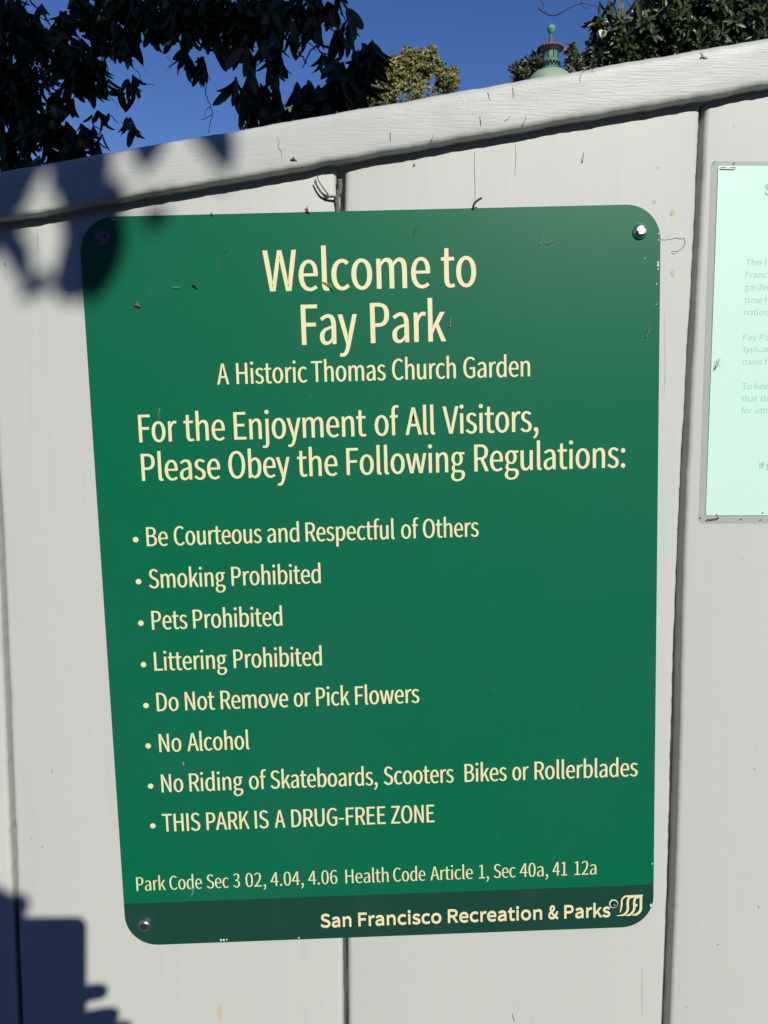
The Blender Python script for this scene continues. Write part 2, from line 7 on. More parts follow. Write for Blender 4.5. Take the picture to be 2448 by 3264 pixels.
GL = json.loads(r'''{"&":[238,[[[44,-5,91,-5,121,-5],[145,7,165,25,186,10],[206,0,224,-5,227,4],[229,13,232,22,218,26],[201,34,184,47,204,73],[219,104,229,138,219,138],[209,138,199,138,191,109],[179,84,163,63,139,83],[115,108,98,135,127,155],[156,177,156,211,156,241],[137,261,105,261,70,261],[47,235,47,201,47,182],[53,162,63,141,37,123],[13,101,13,67,13,25]],[[118,64,144,42,129,29],[112,21,95,21,66,21],[44,40,44,68,44,88],[58,104,76,118,94,91]],[[110,172,86,156,78,172],[74,187,74,201,74,222],[86,239,106,239,123,239],[130,225,130,210,130,187]]]],",":[97,[[[24,-60,26,-67,58,-53],[77,-27,77,7,77,30],[67,44,50,44,37,44],[26,36,26,22,26,8],[37,-1,50,-1,51,-1],[52,0,54,0,53,-21],[40,-38,19,-48,21,-54]]]],"-":[121,[[[16,94,16,86,46,86],[76,86,106,86,106,94],[106,102,106,110,76,110],[46,110,16,110,16,102]]]],".":[97,[[[36,-5,49,-5,61,-5],[72,5,72,20,72,34],[61,44,49,44,36,44],[26,34,26,20,26,5]]]],"0":[194,[[[48,-5,97,-5,146,-5],[177,40,177,129,177,218],[146,261,97,261,48,261],[18,218,18,129,18,40]],[[126,21,97,21,68,21],[48,54,48,129,48,204],[68,236,97,236,126,236],[146,204,146,129,146,54]]]],"1":[194,[[[31,9,31,0,78,0],[125,0,172,0,172,9],[172,18,172,27,154,27],[137,27,120,27,120,103],[120,180,120,257,112,257],[104,257,96,257,82,249],[65,243,42,238,42,232],[42,225,42,218,58,218],[73,218,88,218,88,154],[88,90,88,27,69,27],[50,27,31,27,31,18]]]],"2":[194,[[[15,6,15,0,69,0],[123,0,177,0,177,9],[177,18,177,28,153,28],[129,28,106,28,93,28],[77,26,64,25,124,82],[165,134,165,186,165,231],[136,261,90,261,57,261],[35,246,14,224,20,218],[26,212,33,206,47,223],[65,235,86,235,118,235],[133,214,133,185,133,140],[96,89,15,19,15,13]]]],"3":[194,[[[52,-5,92,-5,138,-5],[175,23,175,69,175,104],[151,126,120,134,120,134],[120,135,120,136,148,145],[166,166,166,197,166,238],[134,261,91,261,62,261],[39,248,20,231,25,224],[31,217,37,210,51,225],[69,235,90,235,117,235],[133,219,133,195,133,167],[116,146,62,146,62,137],[62,129,62,121,122,121],[142,101,142,70,142,40],[121,22,90,22,61,22],[42,36,27,51,21,45],[16,38,10,31,27,12]]]],"4":[194,[[[119,24,119,0,129,0],[139,0,149,0,149,24],[149,47,149,71,161,71],[172,71,183,71,183,79],[183,88,183,96,172,96],[161,96,149,96,149,150],[149,203,149,257,137,257],[126,257,114,257,78,202],[43,147,7,92,7,85],[7,78,7,71,44,71],[82,71,119,71,119,47]],[[119,123,119,96,93,96],[67,96,40,96,60,125],[79,155,99,184,106,196],[113,209,119,222,120,222],[120,222,121,222,120,209],[119,188,119,175,119,149]]]],"6":[194,[[[56,-5,105,-5,145,-5],[179,29,179,79,179,133],[151,159,108,159,88,159],[65,148,50,129,51,208],[80,235,116,235,131,235],[147,227,157,215,163,222],[169,228,175,235,160,250],[141,261,114,261,65,261],[20,223,20,123,20,38]],[[54,50,50,103,67,127],[87,136,103,136,134,136],[149,113,149,79,149,44],[130,21,105,21,73,21]]]],":":[97,[[[36,137,49,137,61,137],[72,146,72,161,72,175],[61,186,49,186,36,186],[26,175,26,161,26,146]],[[36,-5,49,-5,61,-5],[72,5,72,20,72,34],[61,44,49,44,36,44],[26,34,26,20,26,5]]]],"A":[213,[[[30,86,1,0,12,0],[23,0,34,0,42,26],[51,52,59,78,90,78],[121,78,153,78,161,52],[169,26,177,0,189,0],[200,0,211,0,182,86],[153,171,124,257,112,257],[100,257,88,257,59,171]],[[93,104,67,104,71,117],[75,130,79,144,89,173],[97,200,105,230,106,230],[106,230,106,230,115,201],[123,173,132,144,136,130],[141,117,145,104,119,104]]]],"B":[230,[[[35,86,35,0,63,0],[90,0,117,0,174,0],[214,25,214,75,214,110],[193,131,162,137,162,137],[162,138,162,138,186,146],[200,168,200,194,200,239],[163,257,111,257,86,257],[61,257,35,257,35,171]],[[80,148,68,148,68,176],[68,203,68,231,81,231],[94,231,107,231,147,231],[168,220,168,190,168,164],[150,148,106,148,93,148]],[[83,26,68,26,68,58],[68,90,68,123,83,123],[97,123,112,123,158,123],[182,108,182,76,182,42],[157,26,112,26,97,26]]]],"C":[223,[[[68,-5,132,-5,165,-5],[190,9,211,32,205,39],[199,46,193,53,176,35],[158,24,133,24,84,24],[54,64,54,129,54,193],[86,233,134,233,157,233],[173,223,187,209,193,216],[199,223,204,230,190,246],[165,261,134,261,69,261],[20,211,20,128,20,45]]]],"D":[241,[[[35,86,35,0,57,0],[79,0,101,0,178,0],[220,48,220,129,220,211],[178,257,99,257,78,257],[57,257,35,257,35,171]],[[77,27,68,27,68,95],[68,162,68,230,77,230],[87,230,97,230,157,230],[187,194,187,129,187,64],[157,27,97,27,87,27]]]],"E":[206,[[[35,86,35,0,86,0],[136,0,187,0,187,9],[187,18,187,28,147,28],[107,28,68,28,68,59],[68,90,68,121,100,121],[132,121,165,121,165,130],[165,140,165,149,132,149],[100,149,68,149,68,176],[68,202,68,229,106,229],[145,229,183,229,183,238],[183,248,183,257,134,257],[85,257,35,257,35,171]]]],"F":[193,[[[35,86,35,0,46,0],[57,0,68,0,68,38],[68,77,68,115,100,115],[133,115,166,115,166,124],[166,133,166,143,133,143],[100,143,68,143,68,171],[68,200,68,229,106,229],[145,229,183,229,183,238],[183,248,183,257,134,257],[85,257,35,257,35,171]]]],"G":[241,[[[69,-5,136,-5,171,-5],[199,8,215,25,215,61],[215,97,215,133,187,133],[159,133,131,133,131,124],[131,115,131,106,149,106],[167,106,186,106,186,84],[186,61,186,39,175,29],[158,24,139,24,84,24],[54,64,54,129,54,193],[87,233,139,233,165,233],[181,222,194,209,200,216],[206,223,212,230,197,245],[174,261,138,261,70,261],[20,211,20,128,20,45]]]],"H":[255,[[[35,86,35,0,46,0],[57,0,68,0,68,40],[68,81,68,121,107,121],[147,121,187,121,187,81],[187,40,187,0,198,0],[209,0,220,0,220,86],[220,171,220,257,209,257],[198,257,187,257,187,221],[187,185,187,149,147,149],[107,149,68,149,68,185],[68,221,68,257,57,257],[46,257,35,257,35,171]]]],"I":[103,[[[35,86,35,0,46,0],[57,0,68,0,68,86],[68,171,68,257,57,257],[46,257,35,257,35,171]]]],"K":[226,[[[35,86,35,0,46,0],[57,0,68,0,68,27],[68,54,68,81,82,99],[97,116,112,134,137,89],[163,45,189,0,201,0],[213,0,225,0,194,53],[163,106,132,159,159,192],[186,224,213,257,200,257],[188,257,176,257,140,214],[104,171,68,128,68,128],[68,128,68,128,68,171],[68,214,68,257,57,257],[46,257,35,257,35,171]]]],"L":[190,[[[35,86,35,0,84,0],[132,0,180,0,180,9],[180,18,180,28,143,28],[105,28,68,28,68,104],[68,180,68,257,57,257],[46,257,35,257,35,171]]]],"N":[253,[[[35,86,35,0,46,0],[56,0,66,0,66,45],[66,90,66,135,66,162],[63,189,62,215,62,215],[63,215,63,215,73,197],[82,180,91,162,122,108],[153,54,185,0,196,0],[207,0,218,0,218,86],[218,171,218,257,208,257],[197,257,187,257,187,212],[187,168,187,123,187,97],[189,68,192,42,191,42],[190,42,190,42,181,60],[171,77,162,95,131,149],[100,203,68,257,57,257],[46,257,35,257,35,171]]]],"O":[260,[[[65,-5,130,-5,194,-5],[239,47,239,129,239,211],[194,261,130,261,65,261],[20,211,20,129,20,47]],[[176,24,130,24,84,24],[54,65,54,129,54,193],[84,233,130,233,176,233],[206,193,206,129,206,65]]]],"P":[222,[[[35,86,35,0,46,0],[57,0,68,0,68,34],[68,68,68,102,82,102],[96,102,110,102,166,102],[204,127,204,181,204,237],[166,257,109,257,84,257],[60,257,35,257,35,171]],[[80,129,68,129,68,162],[68,196,68,230,80,230],[92,230,104,230,150,230],[172,219,172,181,172,145],[151,129,106,129,93,129]]]],"R":[222,[[[82,135,68,135,68,167],[68,199,68,230,82,230],[96,230,111,230,151,230],[173,218,173,185,173,151],[151,135,111,135,96,135]],[[155,36,176,0,188,0],[200,0,213,0,191,37],[169,75,147,112,182,121],[205,145,205,185,205,238],[168,257,116,257,89,257],[62,257,35,257,35,171],[35,86,35,0,46,0],[57,0,68,0,68,36],[68,73,68,109,83,109],[98,109,114,109,135,73]]]],"S":[209,[[[70,-5,106,-5,160,-5],[194,28,194,68,194,106],[171,124,141,137,129,142],[116,147,104,153,84,161],[62,171,62,196,62,218],[81,233,110,233,133,233],[152,224,168,209,174,216],[179,223,185,230,167,248],[140,261,110,261,63,261],[29,233,29,193,29,156],[57,138,81,127,93,122],[105,117,118,111,142,100],[161,92,161,65,161,41],[141,24,107,24,80,24],[54,36,36,56,30,48],[23,41,17,33,39,10]]]],"T":[210,[[[89,76,89,0,99,0],[110,0,121,0,121,76],[121,153,121,229,147,229],[173,229,199,229,199,238],[199,248,199,257,136,257],[74,257,11,257,11,248],[11,238,11,229,37,229],[63,229,89,229,89,153]]]],"U":[252,[[[74,-5,126,-5,179,-5],[218,23,218,106,218,156],[218,206,218,257,208,257],[198,257,187,257,187,206],[187,156,187,105,187,43],[160,24,126,24,93,24],[67,43,67,105,67,156],[67,206,67,257,56,257],[45,257,34,257,34,206],[34,156,34,106,34,23]]]],"V":[201,[[[55,86,82,0,95,0],[107,0,120,0,147,86],[174,171,201,257,190,257],[179,257,168,257,155,210],[141,164,127,118,118,88],[112,63,102,33,102,33],[101,33,101,33,91,63],[85,88,76,118,62,164],[48,210,34,257,23,257],[12,257,0,257,28,171]]]],"W":[307,[[[45,86,63,0,76,0],[89,0,102,0,115,52],[127,103,140,155,144,175],[149,194,153,213,153,213],[154,213,154,213,159,194],[162,175,167,155,180,103],[193,52,206,0,219,0],[232,0,245,0,263,86],[280,171,298,257,288,257],[277,257,267,257,258,210],[249,164,239,117,235,89],[230,62,225,34,225,34],[224,34,223,34,217,62],[211,90,205,117,193,164],[181,210,169,257,160,257],[150,257,140,257,128,210],[116,164,104,117,98,89],[92,62,86,34,86,34],[85,34,85,34,79,62],[75,89,69,117,60,164],[51,210,42,257,31,257],[20,257,9,257,27,171]]]],"Z":[211,[[[18,7,18,0,77,0],[136,0,195,0,195,9],[195,18,195,28,149,28],[103,28,57,28,103,98],[148,167,193,237,193,244],[193,250,193,257,139,257],[84,257,30,257,30,248],[30,238,30,229,71,229],[112,229,153,229,108,159],[63,90,18,20,18,13]]]],"a":[197,[[[44,-5,76,-5,99,-5],[121,8,139,23,139,23],[140,23,140,23,141,15],[142,8,143,0,152,0],[160,0,169,0,169,39],[169,78,169,117,169,164],[150,195,103,195,72,195],[46,181,29,170,33,163],[37,155,41,148,56,158],[76,168,98,168,129,168],[137,145,137,120,56,111],[21,91,21,49,21,15]],[[103,21,85,21,66,21],[51,30,51,51,51,76],[73,92,137,99,137,81],[137,64,137,46,119,30]]]],"b":[216,[[[98,-5,116,-5,159,-5],[199,33,199,98,199,157],[172,195,123,195,102,195],[81,183,63,168,63,180],[64,191,64,202,64,228],[64,253,64,279,54,279],[43,279,32,279,32,186],[32,93,32,0,41,0],[49,0,58,0,59,7],[60,13,61,20,61,20],[62,20,62,20,78,5]],[[142,22,111,22,98,22],[81,27,64,42,64,75],[64,109,64,142,82,159],[99,168,115,168,151,168],[165,140,165,98,165,51]]]],"c":[179,[[[57,-5,107,-5,130,-5],[152,5,169,19,164,26],[159,34,155,41,143,30],[127,22,110,22,75,22],[51,51,51,95,51,139],[76,168,111,168,126,168],[138,161,149,152,154,159],[160,166,165,173,152,185],[134,195,110,195,61,195],[18,158,18,95,18,32]]]],"d":[217,[[[49,-5,97,-5,120,-5],[140,8,155,22,155,22],[155,22,156,22,157,15],[158,7,159,0,167,0],[176,0,185,0,185,93],[185,186,185,279,174,279],[163,279,153,279,153,254],[153,230,153,206,153,195],[154,184,154,173,138,187],[123,195,101,195,57,195],[19,157,19,95,19,32]],[[121,22,104,22,71,22],[51,49,51,95,51,139],[76,168,106,168,122,168],[137,162,153,148,153,115],[153,82,153,48,137,31]]]],"e":[194,[[[58,-5,109,-5,135,-5],[155,4,172,15,168,22],[164,29,160,36,146,27],[131,21,113,21,77,21],[52,47,50,88,92,88],[135,88,178,88,179,92],[179,99,179,106,179,160],[152,195,103,195,60,195],[18,157,18,95,18,32]],[[83,110,49,110,53,148],[77,169,104,169,134,169],[151,149,151,110,117,110]]]],"f":[114,[[[12,172,12,164,20,164],[29,164,37,164,37,109],[37,55,37,0,48,0],[59,0,69,0,69,55],[69,109,69,164,83,164],[96,164,110,164,110,173],[110,181,110,190,96,190],[83,190,69,190,69,200],[69,210,69,220,69,245],[78,258,96,258,103,258],[111,256,118,252,120,261],[122,269,125,277,116,281],[105,283,93,283,55,283],[37,259,37,221,37,210],[37,200,37,190,29,190],[20,189,12,188,12,180]]]],"g":[197,[[[50,-88,96,-88,155,-88],[193,-57,193,-22,193,10],[170,23,126,23,114,23],[101,23,89,23,63,23],[56,32,56,44,56,55],[61,61,68,67,76,63],[87,60,96,60,135,60],[166,86,166,126,166,143],[159,157,150,166,163,166],[176,166,189,166,189,174],[189,182,189,190,167,190],[145,190,123,190,116,193],[107,195,96,195,58,195],[25,169,25,127,25,104],[37,86,50,76,50,76],[50,75,50,75,40,68],[29,55,29,39,29,24],[36,14,46,8,46,7],[46,7,46,6,28,-5],[18,-20,18,-37,18,-69]],[[118,82,96,82,74,82],[56,99,56,127,56,155],[74,172,96,172,119,172],[137,155,137,127,137,99]],[[138,-65,101,-65,66,-65],[46,-53,46,-32,46,-21],[51,-10,65,0,74,-2],[83,-3,90,-3,101,-3],[112,-3,123,-3,148,-3],[161,-9,161,-27,161,-47]]]],"h":[213,[[[32,93,32,0,43,0],[54,0,64,0,64,46],[64,92,64,138,83,157],[97,167,116,167,141,167],[152,152,152,116,152,77],[152,39,152,0,163,0],[174,0,184,0,184,40],[184,80,184,120,184,169],[166,195,126,195,100,195],[81,181,63,163,63,176],[64,189,64,202,64,228],[64,253,64,279,54,279],[43,279,32,279,32,186]]]],"i":[96,[[[32,63,32,0,43,0],[54,0,64,0,64,63],[64,127,64,190,54,190],[43,190,32,190,32,127]],[[36,229,48,229,61,229],[70,238,70,251,70,263],[61,271,48,271,36,271],[27,263,27,251,27,238]]]],"j":[96,[[[1,-85,12,-85,50,-85],[64,-61,64,-22,64,49],[64,120,64,190,54,190],[43,190,33,190,33,120],[33,49,33,-22,33,-45],[28,-59,9,-59,2,-59],[-4,-57,-9,-56,-11,-64],[-13,-72,-15,-80,-9,-83]],[[36,229,48,229,61,229],[70,238,70,251,70,263],[61,271,48,271,36,271],[27,263,27,251,27,238]]]],"k":[193,[[[32,93,32,0,43,0],[53,0,64,0,64,17],[64,33,64,50,76,64],[88,78,99,92,118,61],[137,31,155,0,167,0],[178,0,190,0,166,38],[142,76,118,113,139,139],[160,165,181,190,169,190],[158,190,146,190,119,157],[92,123,65,90,65,90],[64,90,64,90,64,153],[64,216,64,279,53,279],[43,279,32,279,32,186]]]],"l":[99,[[[42,-5,66,-5,75,-5],[80,-3,84,-2,83,6],[81,15,80,23,76,22],[75,22,73,22,68,22],[64,26,64,36,64,117],[64,198,64,279,54,279],[43,279,32,279,32,198],[32,118,32,38,32,11]]]],"m":[324,[[[32,63,32,0,43,0],[54,0,64,0,64,46],[64,92,64,138,82,158],[98,167,112,167,136,167],[147,152,147,116,147,77],[147,39,147,0,158,0],[169,0,179,0,179,46],[179,92,179,138,197,158],[213,167,227,167,251,167],[263,152,263,116,263,77],[263,39,263,0,273,0],[284,0,294,0,294,40],[294,80,294,120,294,169],[276,195,237,195,214,195],[194,180,174,159,166,181],[151,195,121,195,99,195],[79,181,62,162,62,162],[62,162,62,162,61,172],[60,181,58,190,50,190],[41,190,32,190,32,127]]]],"n":[214,[[[32,63,32,0,43,0],[54,0,64,0,64,46],[64,92,64,138,83,157],[97,167,116,167,141,167],[152,152,152,116,152,77],[152,39,152,0,163,0],[174,0,184,0,184,40],[184,80,184,120,184,169],[166,195,126,195,100,195],[80,181,62,162,62,162],[62,162,62,162,61,172],[60,181,58,190,50,190],[41,190,32,190,32,127]]]],"o":[212,[[[60,-5,106,-5,153,-5],[194,32,194,95,194,158],[153,195,106,195,60,195],[18,158,18,95,18,32]],[[139,22,106,22,73,22],[51,51,51,95,51,139],[73,168,106,168,139,168],[161,139,161,95,161,51]]]],"p":[217,[[[32,10,32,-80,43,-80],[54,-80,64,-80,64,-59],[64,-37,64,-16,64,-5],[64,6,63,18,81,3],[99,-5,116,-5,159,-5],[199,33,199,98,199,157],[172,195,123,195,101,195],[79,182,62,168,62,168],[62,168,62,168,61,175],[60,183,58,190,50,190],[41,190,32,190,32,100]],[[142,22,111,22,98,22],[81,27,64,42,64,75],[64,109,64,142,83,159],[99,168,115,168,151,168],[165,140,165,98,165,51]]]],"r":[136,[[[32,63,32,0,43,0],[54,0,64,0,64,41],[64,81,64,122,77,154],[96,166,112,166,120,166],[124,165,131,163,133,172],[135,182,137,191,131,194],[125,195,116,195,95,195],[76,180,62,155,62,155],[62,155,62,155,61,167],[60,179,58,190,50,190],[41,190,32,190,32,127]]]],"s":[164,[[[55,-5,82,-5,127,-5],[151,21,151,52,151,88],[121,99,93,110,72,118],[52,125,52,143,52,158],[63,170,88,170,104,170],[118,163,131,153,136,160],[141,167,146,173,132,185],[111,195,87,195,46,195],[22,171,22,141,22,109],[50,96,77,86,98,78],[120,69,120,50,120,34],[108,20,83,20,60,20],[43,29,27,43,21,36],[16,29,11,22,29,7]]]],"t":[132,[[[51,-5,92,-5,104,-5],[116,-1,127,2,125,11],[123,19,121,27,114,24],[106,21,99,21,77,21],[70,35,70,58,70,93],[70,129,70,164,87,164],[104,164,121,164,121,173],[121,181,121,190,104,190],[87,190,70,190,70,208],[70,226,70,244,61,244],[52,244,43,244,42,226],[41,208,40,190,30,190],[19,189,9,188,9,180],[9,172,9,164,19,164],[28,164,38,164,38,129],[38,94,38,59,38,21]]]],"u":[213,[[[48,-5,88,-5,114,-5],[133,9,151,30,151,30],[151,30,152,30,152,20],[153,10,154,0,163,0],[172,0,181,0,181,63],[181,127,181,190,170,190],[159,190,149,190,149,145],[149,100,149,55,131,33],[117,23,97,23,72,23],[62,38,62,74,62,112],[62,151,62,190,51,190],[40,190,29,190,29,150],[29,110,29,70,29,21]]]],"v":[182,[[[50,63,73,0,86,0],[98,0,111,0,133,63],[155,127,178,190,167,190],[157,190,146,190,134,154],[122,118,110,82,105,63],[98,44,93,26,92,26],[92,26,91,26,85,44],[79,63,74,82,62,118],[50,154,38,190,27,190],[16,190,5,190,27,127]]]],"w":[281,[[[45,63,62,0,75,0],[87,0,99,0,108,34],[117,68,126,102,131,120],[135,138,139,157,140,157],[141,157,141,157,146,138],[149,120,154,103,163,68],[172,34,181,0,194,0],[207,0,220,0,237,63],[255,127,272,190,261,190],[251,190,241,190,232,153],[222,117,213,80,209,62],[206,45,202,27,201,27],[201,27,200,27,195,45],[191,62,187,80,177,117],[167,153,157,190,146,190],[136,190,126,190,116,153],[106,117,96,80,91,62],[87,45,83,27,83,27],[82,27,82,27,78,45],[74,62,70,80,61,117],[51,153,42,190,31,190],[20,190,9,190,27,127]]]],"y":[182,[[[27,-82,35,-82,73,-82],[93,-53,106,-16,130,53],[154,121,178,190,167,190],[157,190,147,190,135,155],[124,120,112,85,107,68],[102,48,97,31,96,31],[96,31,95,31,89,49],[82,68,76,85,63,120],[51,155,38,190,27,190],[16,190,5,190,30,127],[55,63,81,0,79,-5],[78,-10,77,-15,69,-38],[55,-56,34,-56,29,-56],[23,-54,19,-53,17,-61],[15,-70,13,-78,19,-81]]]]}''')
random.seed(7); RNG = np.random.default_rng(11)
SUN = Vector(D['sun']).normalized()          # direction towards the sun
Z0 = 1.2                                      # height of the sign's centre

# ---------------------------------------------------------------- camera, sky, sun, exposure
cd = bpy.data.cameras.new('camera'); cam = bpy.data.objects.new('camera', cd); C.objects.link(cam)
r_, u_, f_ = (Vector(D['cam'][k]) for k in 'ruf')
mw = Matrix((r_, u_, -f_)).transposed().to_4x4(); mw.translation = Vector(D['cam']['pos'])
cam.matrix_world = mw
cd.sensor_fit = 'VERTICAL'; cd.sensor_height = 24; cd.sensor_width = 24
cd.lens = 2740 / 3264 * 24; cd.clip_start = 0.005; cd.clip_end = 2000
SC.camera = cam
world = bpy.data.worlds.new('World'); SC.world = world; world.use_nodes = True
nt = world.node_tree; bg = nt.nodes['Background']
sky = nt.nodes.new('ShaderNodeTexSky'); sky.sky_type = 'NISHITA'; sky.sun_disc = False
sky.sun_elevation = math.asin(SUN.z); sky.sun_rotation = math.atan2(SUN.x, SUN.y)
sky.altitude = 0; sky.air_density = 1.0; sky.dust_density = 0.0; sky.ozone_density = 5.0
hs = nt.nodes.new('ShaderNodeHueSaturation'); hs.inputs['Saturation'].default_value = 1.16; hs.inputs['Hue'].default_value = .517
nt.links.new(sky.outputs[0], hs.inputs['Color']); nt.links.new(hs.outputs[0], bg.inputs[0]); bg.inputs[1].default_value = 0.088
sl = bpy.data.lights.new('sun', 'SUN'); sl.energy = 4.65; sl.angle = math.radians(0.5); sl.color = (1, .965, .9)
so = bpy.data.objects.new('sun', sl); C.objects.link(so); so.rotation_euler = SUN.to_track_quat('Z', 'Y').to_euler(); so.location = (3, -8, 6)
SC.view_settings.view_transform = 'Standard'; SC.view_settings.look = 'None'
SC.view_settings.exposure = 0; SC.view_settings.gamma = 1; SC.view_settings.use_curve_mapping = False
SC.cycles.max_bounces = 6

# ---------------------------------------------------------------- helpers
def tag(o, label=None, cat=None, group=None, kind=None):
    for k, v in (('label', label), ('category', cat), ('group', group), ('kind', kind)):
        if v: o[k] = v
    return o
def empty(name, loc=(0, 0, 0)):
    o = bpy.data.objects.new(name, None); o.location = loc; o.empty_display_size = .05; C.objects.link(o); return o
def link(name, me, mat=None, parent=None, smooth=False):
    if mat and not me.materials: me.materials.append(mat)
    o = bpy.data.objects.new(name, me); C.objects.link(o)
    if parent:
        o.parent = parent
    if smooth: me.polygons.foreach_set('use_smooth', [True] * len(me.polygons))
    return o
def mesh(name, V, F):
    me = bpy.data.meshes.new(name); me.from_pydata([tuple(v) for v in V], [], F); me.update(); return me
def obj(name, V, F, mat, parent=None, smooth=False, off=None):
    """V in world coordinates; off = parent's location to subtract"""
    if off is not None: V = [(v[0] - off[0], v[1] - off[1], v[2] - off[2]) for v in V]
    return link(name, mesh(name, V, F), mat, parent, smooth)
def tube(pts, rad, n=8, caps=True):
    P = [Vector(p) for p in pts]; V = []; F = []
    if not hasattr(rad, '__len__'): rad = [rad] * len(P)
    prev = None
    for i, p in enumerate(P):
        t = (P[min(i + 1, len(P) - 1)] - P[max(i - 1, 0)]).normalized()
        if prev is None:
            prev = t.orthogonal().normalized()
        a = (prev - t * prev.dot(t)).normalized(); b = t.cross(a); prev = a
        for k in range(n):
            an = 2 * math.pi * k / n
            V.append(p + (a * math.cos(an) + b * math.sin(an)) * rad[i])
    for i in range(len(P) - 1):
        for k in range(n):
            F.append((i * n + k, i * n + (k + 1) % n, (i + 1) * n + (k + 1) % n, (i + 1) * n + k))
    if caps: F.append(tuple(range(n))[::-1]); F.append(tuple(range((len(P) - 1) * n, len(P) * n)))
    return V, F
def join(parts):
    V = []; F = []
    for v, f in parts:
        o = len(V); V += list(v); F += [tuple(i + o for i in q) for q in f]
    return V, F
def spline(pts, k=6):
    P = [Vector(p) for p in pts]; out = []
    for i in range(len(P) - 1):
        p0 = P[max(i - 1, 0)]; p1 = P[i]; p2 = P[i + 1]; p3 = P[min(i + 2, len(P) - 1)]
        for j in range(k):
            t = j / k
            out.append(.5 * ((2 * p1) + (p2 - p0) * t + (2 * p0 - 5 * p1 + 4 * p2 - p3) * t * t + (3 * p1 - p0 - 3 * p2 + p3) * t ** 3))
    out.append(P[-1]); return out
def lathe(prof, n=24, axis='z', c=(0, 0, 0)):
    V = []; F = []
    for r, h in prof:
        for k in range(n):
            a = 2 * math.pi * k / n
            v = (r * math.cos(a), r * math.sin(a), h)
            if axis == 'y': v = (v[0], -h, v[1])
            V.append((v[0] + c[0], v[1] + c[1], v[2] + c[2]))
    for i in range(len(prof) - 1):
        for k in range(n):
            F.append((i * n + k, i * n + (k + 1) % n, (i + 1) * n + (k + 1) % n, (i + 1) * n + k))
    F.append(tuple(range((len(prof) - 1) * n, len(prof) * n)))
    return V, F
def box(x0, x1, y0, y1, z0, z1):
    V = [(x, y, z) for z in (z0, z1) for y in (y0, y1) for x in (x0, x1)]
    return V, [(0, 2, 3, 1), (4, 5, 7, 6), (0, 1, 5, 4), (2, 6, 7, 3), (0, 4, 6, 2), (1, 3, 7, 5)]

# ---------------------------------------------------------------- materials
def mat(name, col, rough=.5, spec=.5, metal=0, vary=None, bump=None, coat=0, alpha=None, extra=None):
    """vary=(scale, amount, other colour, stretch) blends a noise; bump=[(scale, strength, distance, stretch)...]"""
    m = bpy.data.materials.new(name); m.use_nodes = True; n = m.node_tree.nodes; L = m.node_tree.links
    b = n['Principled BSDF']; b.inputs['Base Color'].default_value = (*col, 1); b.inputs['Roughness'].default_value = rough
    b.inputs['Specular IOR Level'].default_value = spec; b.inputs['Metallic'].default_value = metal; b.inputs['Coat Weight'].default_value = coat
    b.inputs['Coat Roughness'].default_value = .25
    if alpha is not None: b.inputs['Alpha'].default_value = alpha
    tc = n.new('ShaderNodeTexCoord')
    def noise(scale, stretch=(1, 1, 1), detail=4, rough_=.55):
        mp = n.new('ShaderNodeMapping'); mp.inputs['Scale'].default_value = stretch; L.new(tc.outputs['Object'], mp.inputs[0])
        nz = n.new('ShaderNodeTexNoise'); nz.inputs['Scale'].default_value = scale; nz.inputs['Detail'].default_value = detail; nz.inputs['Roughness'].default_value = rough_
        L.new(mp.outputs[0], nz.inputs['Vector']); return nz.outputs['Fac']
    src = None
    for v in (vary or []):
        scale, lo, hi, other, stretch = v
        rp = n.new('ShaderNodeValToRGB'); rp.color_ramp.elements[0].position = lo; rp.color_ramp.elements[1].position = hi
        rp.color_ramp.elements[0].color = (0, 0, 0, 1); rp.color_ramp.elements[1].color = (1, 1, 1, 1)
        L.new(noise(scale, stretch), rp.inputs[0])
        mx = n.new('ShaderNodeMix'); mx.data_type = 'RGBA'; L.new(rp.outputs[0], mx.inputs['Factor'])
        if src is None: mx.inputs['A'].default_value = (*col, 1)
        else: L.new(src, mx.inputs['A'])
        mx.inputs['B'].default_value = (*other, 1); src = mx.outputs['Result']
    if src is not None: L.new(src, b.inputs['Base Color'])
    prev = None
    for scale, strength, dist, stretch in (bump or []):
        bp = n.new('ShaderNodeBump'); bp.inputs['Strength'].default_value = strength; bp.inputs['Distance'].default_value = dist
        L.new(noise(scale, stretch, 3), bp.inputs['Height'])
        if prev is not None: L.new(prev, bp.inputs['Normal'])
        prev = bp.outputs[0]
    if prev is not None: L.new(prev, b.inputs['Normal'])
    return m
def leafmat(name, c1, c2, c3, rough=.5, trans=.12):
    m = bpy.data.materials.new(name); m.use_nodes = True; n = m.node_tree.nodes; L = m.node_tree.links; b = n['Principled BSDF']
    g = n.new('ShaderNodeNewGeometry'); oi = n.new('ShaderNodeObjectInfo'); ad = n.new('ShaderNodeMath'); ad.operation = 'ADD'
    L.new(g.outputs['Random Per Island'], ad.inputs[0]); L.new(oi.outputs['Random'], ad.inputs[1])
    fr = n.new('ShaderNodeMath'); fr.operation = 'FRACT'; L.new(ad.outputs[0], fr.inputs[0])
    rp = n.new('ShaderNodeValToRGB'); e = rp.color_ramp.elements; e[0].color = (*c1, 1); e[1].color = (*c3, 1); e[0].position = .05; e[1].position = .97
    k = e.new(.6); k.color = (*c2, 1); L.new(fr.outputs[0], rp.inputs[0]); L.new(rp.outputs[0], b.inputs['Base Color'])
    b.inputs['Roughness'].default_value = rough
    if trans:
        tr = n.new('ShaderNodeBsdfTranslucent'); L.new(rp.outputs[0], tr.inputs[0]); mx = n.new('ShaderNodeMixShader'); mx.inputs[0].default_value = trans
        L.new(b.outputs[0], mx.inputs[1]); L.new(tr.outputs[0], mx.inputs[2]); L.new(mx.outputs[0], n['Material Output'].inputs[0])
    return m
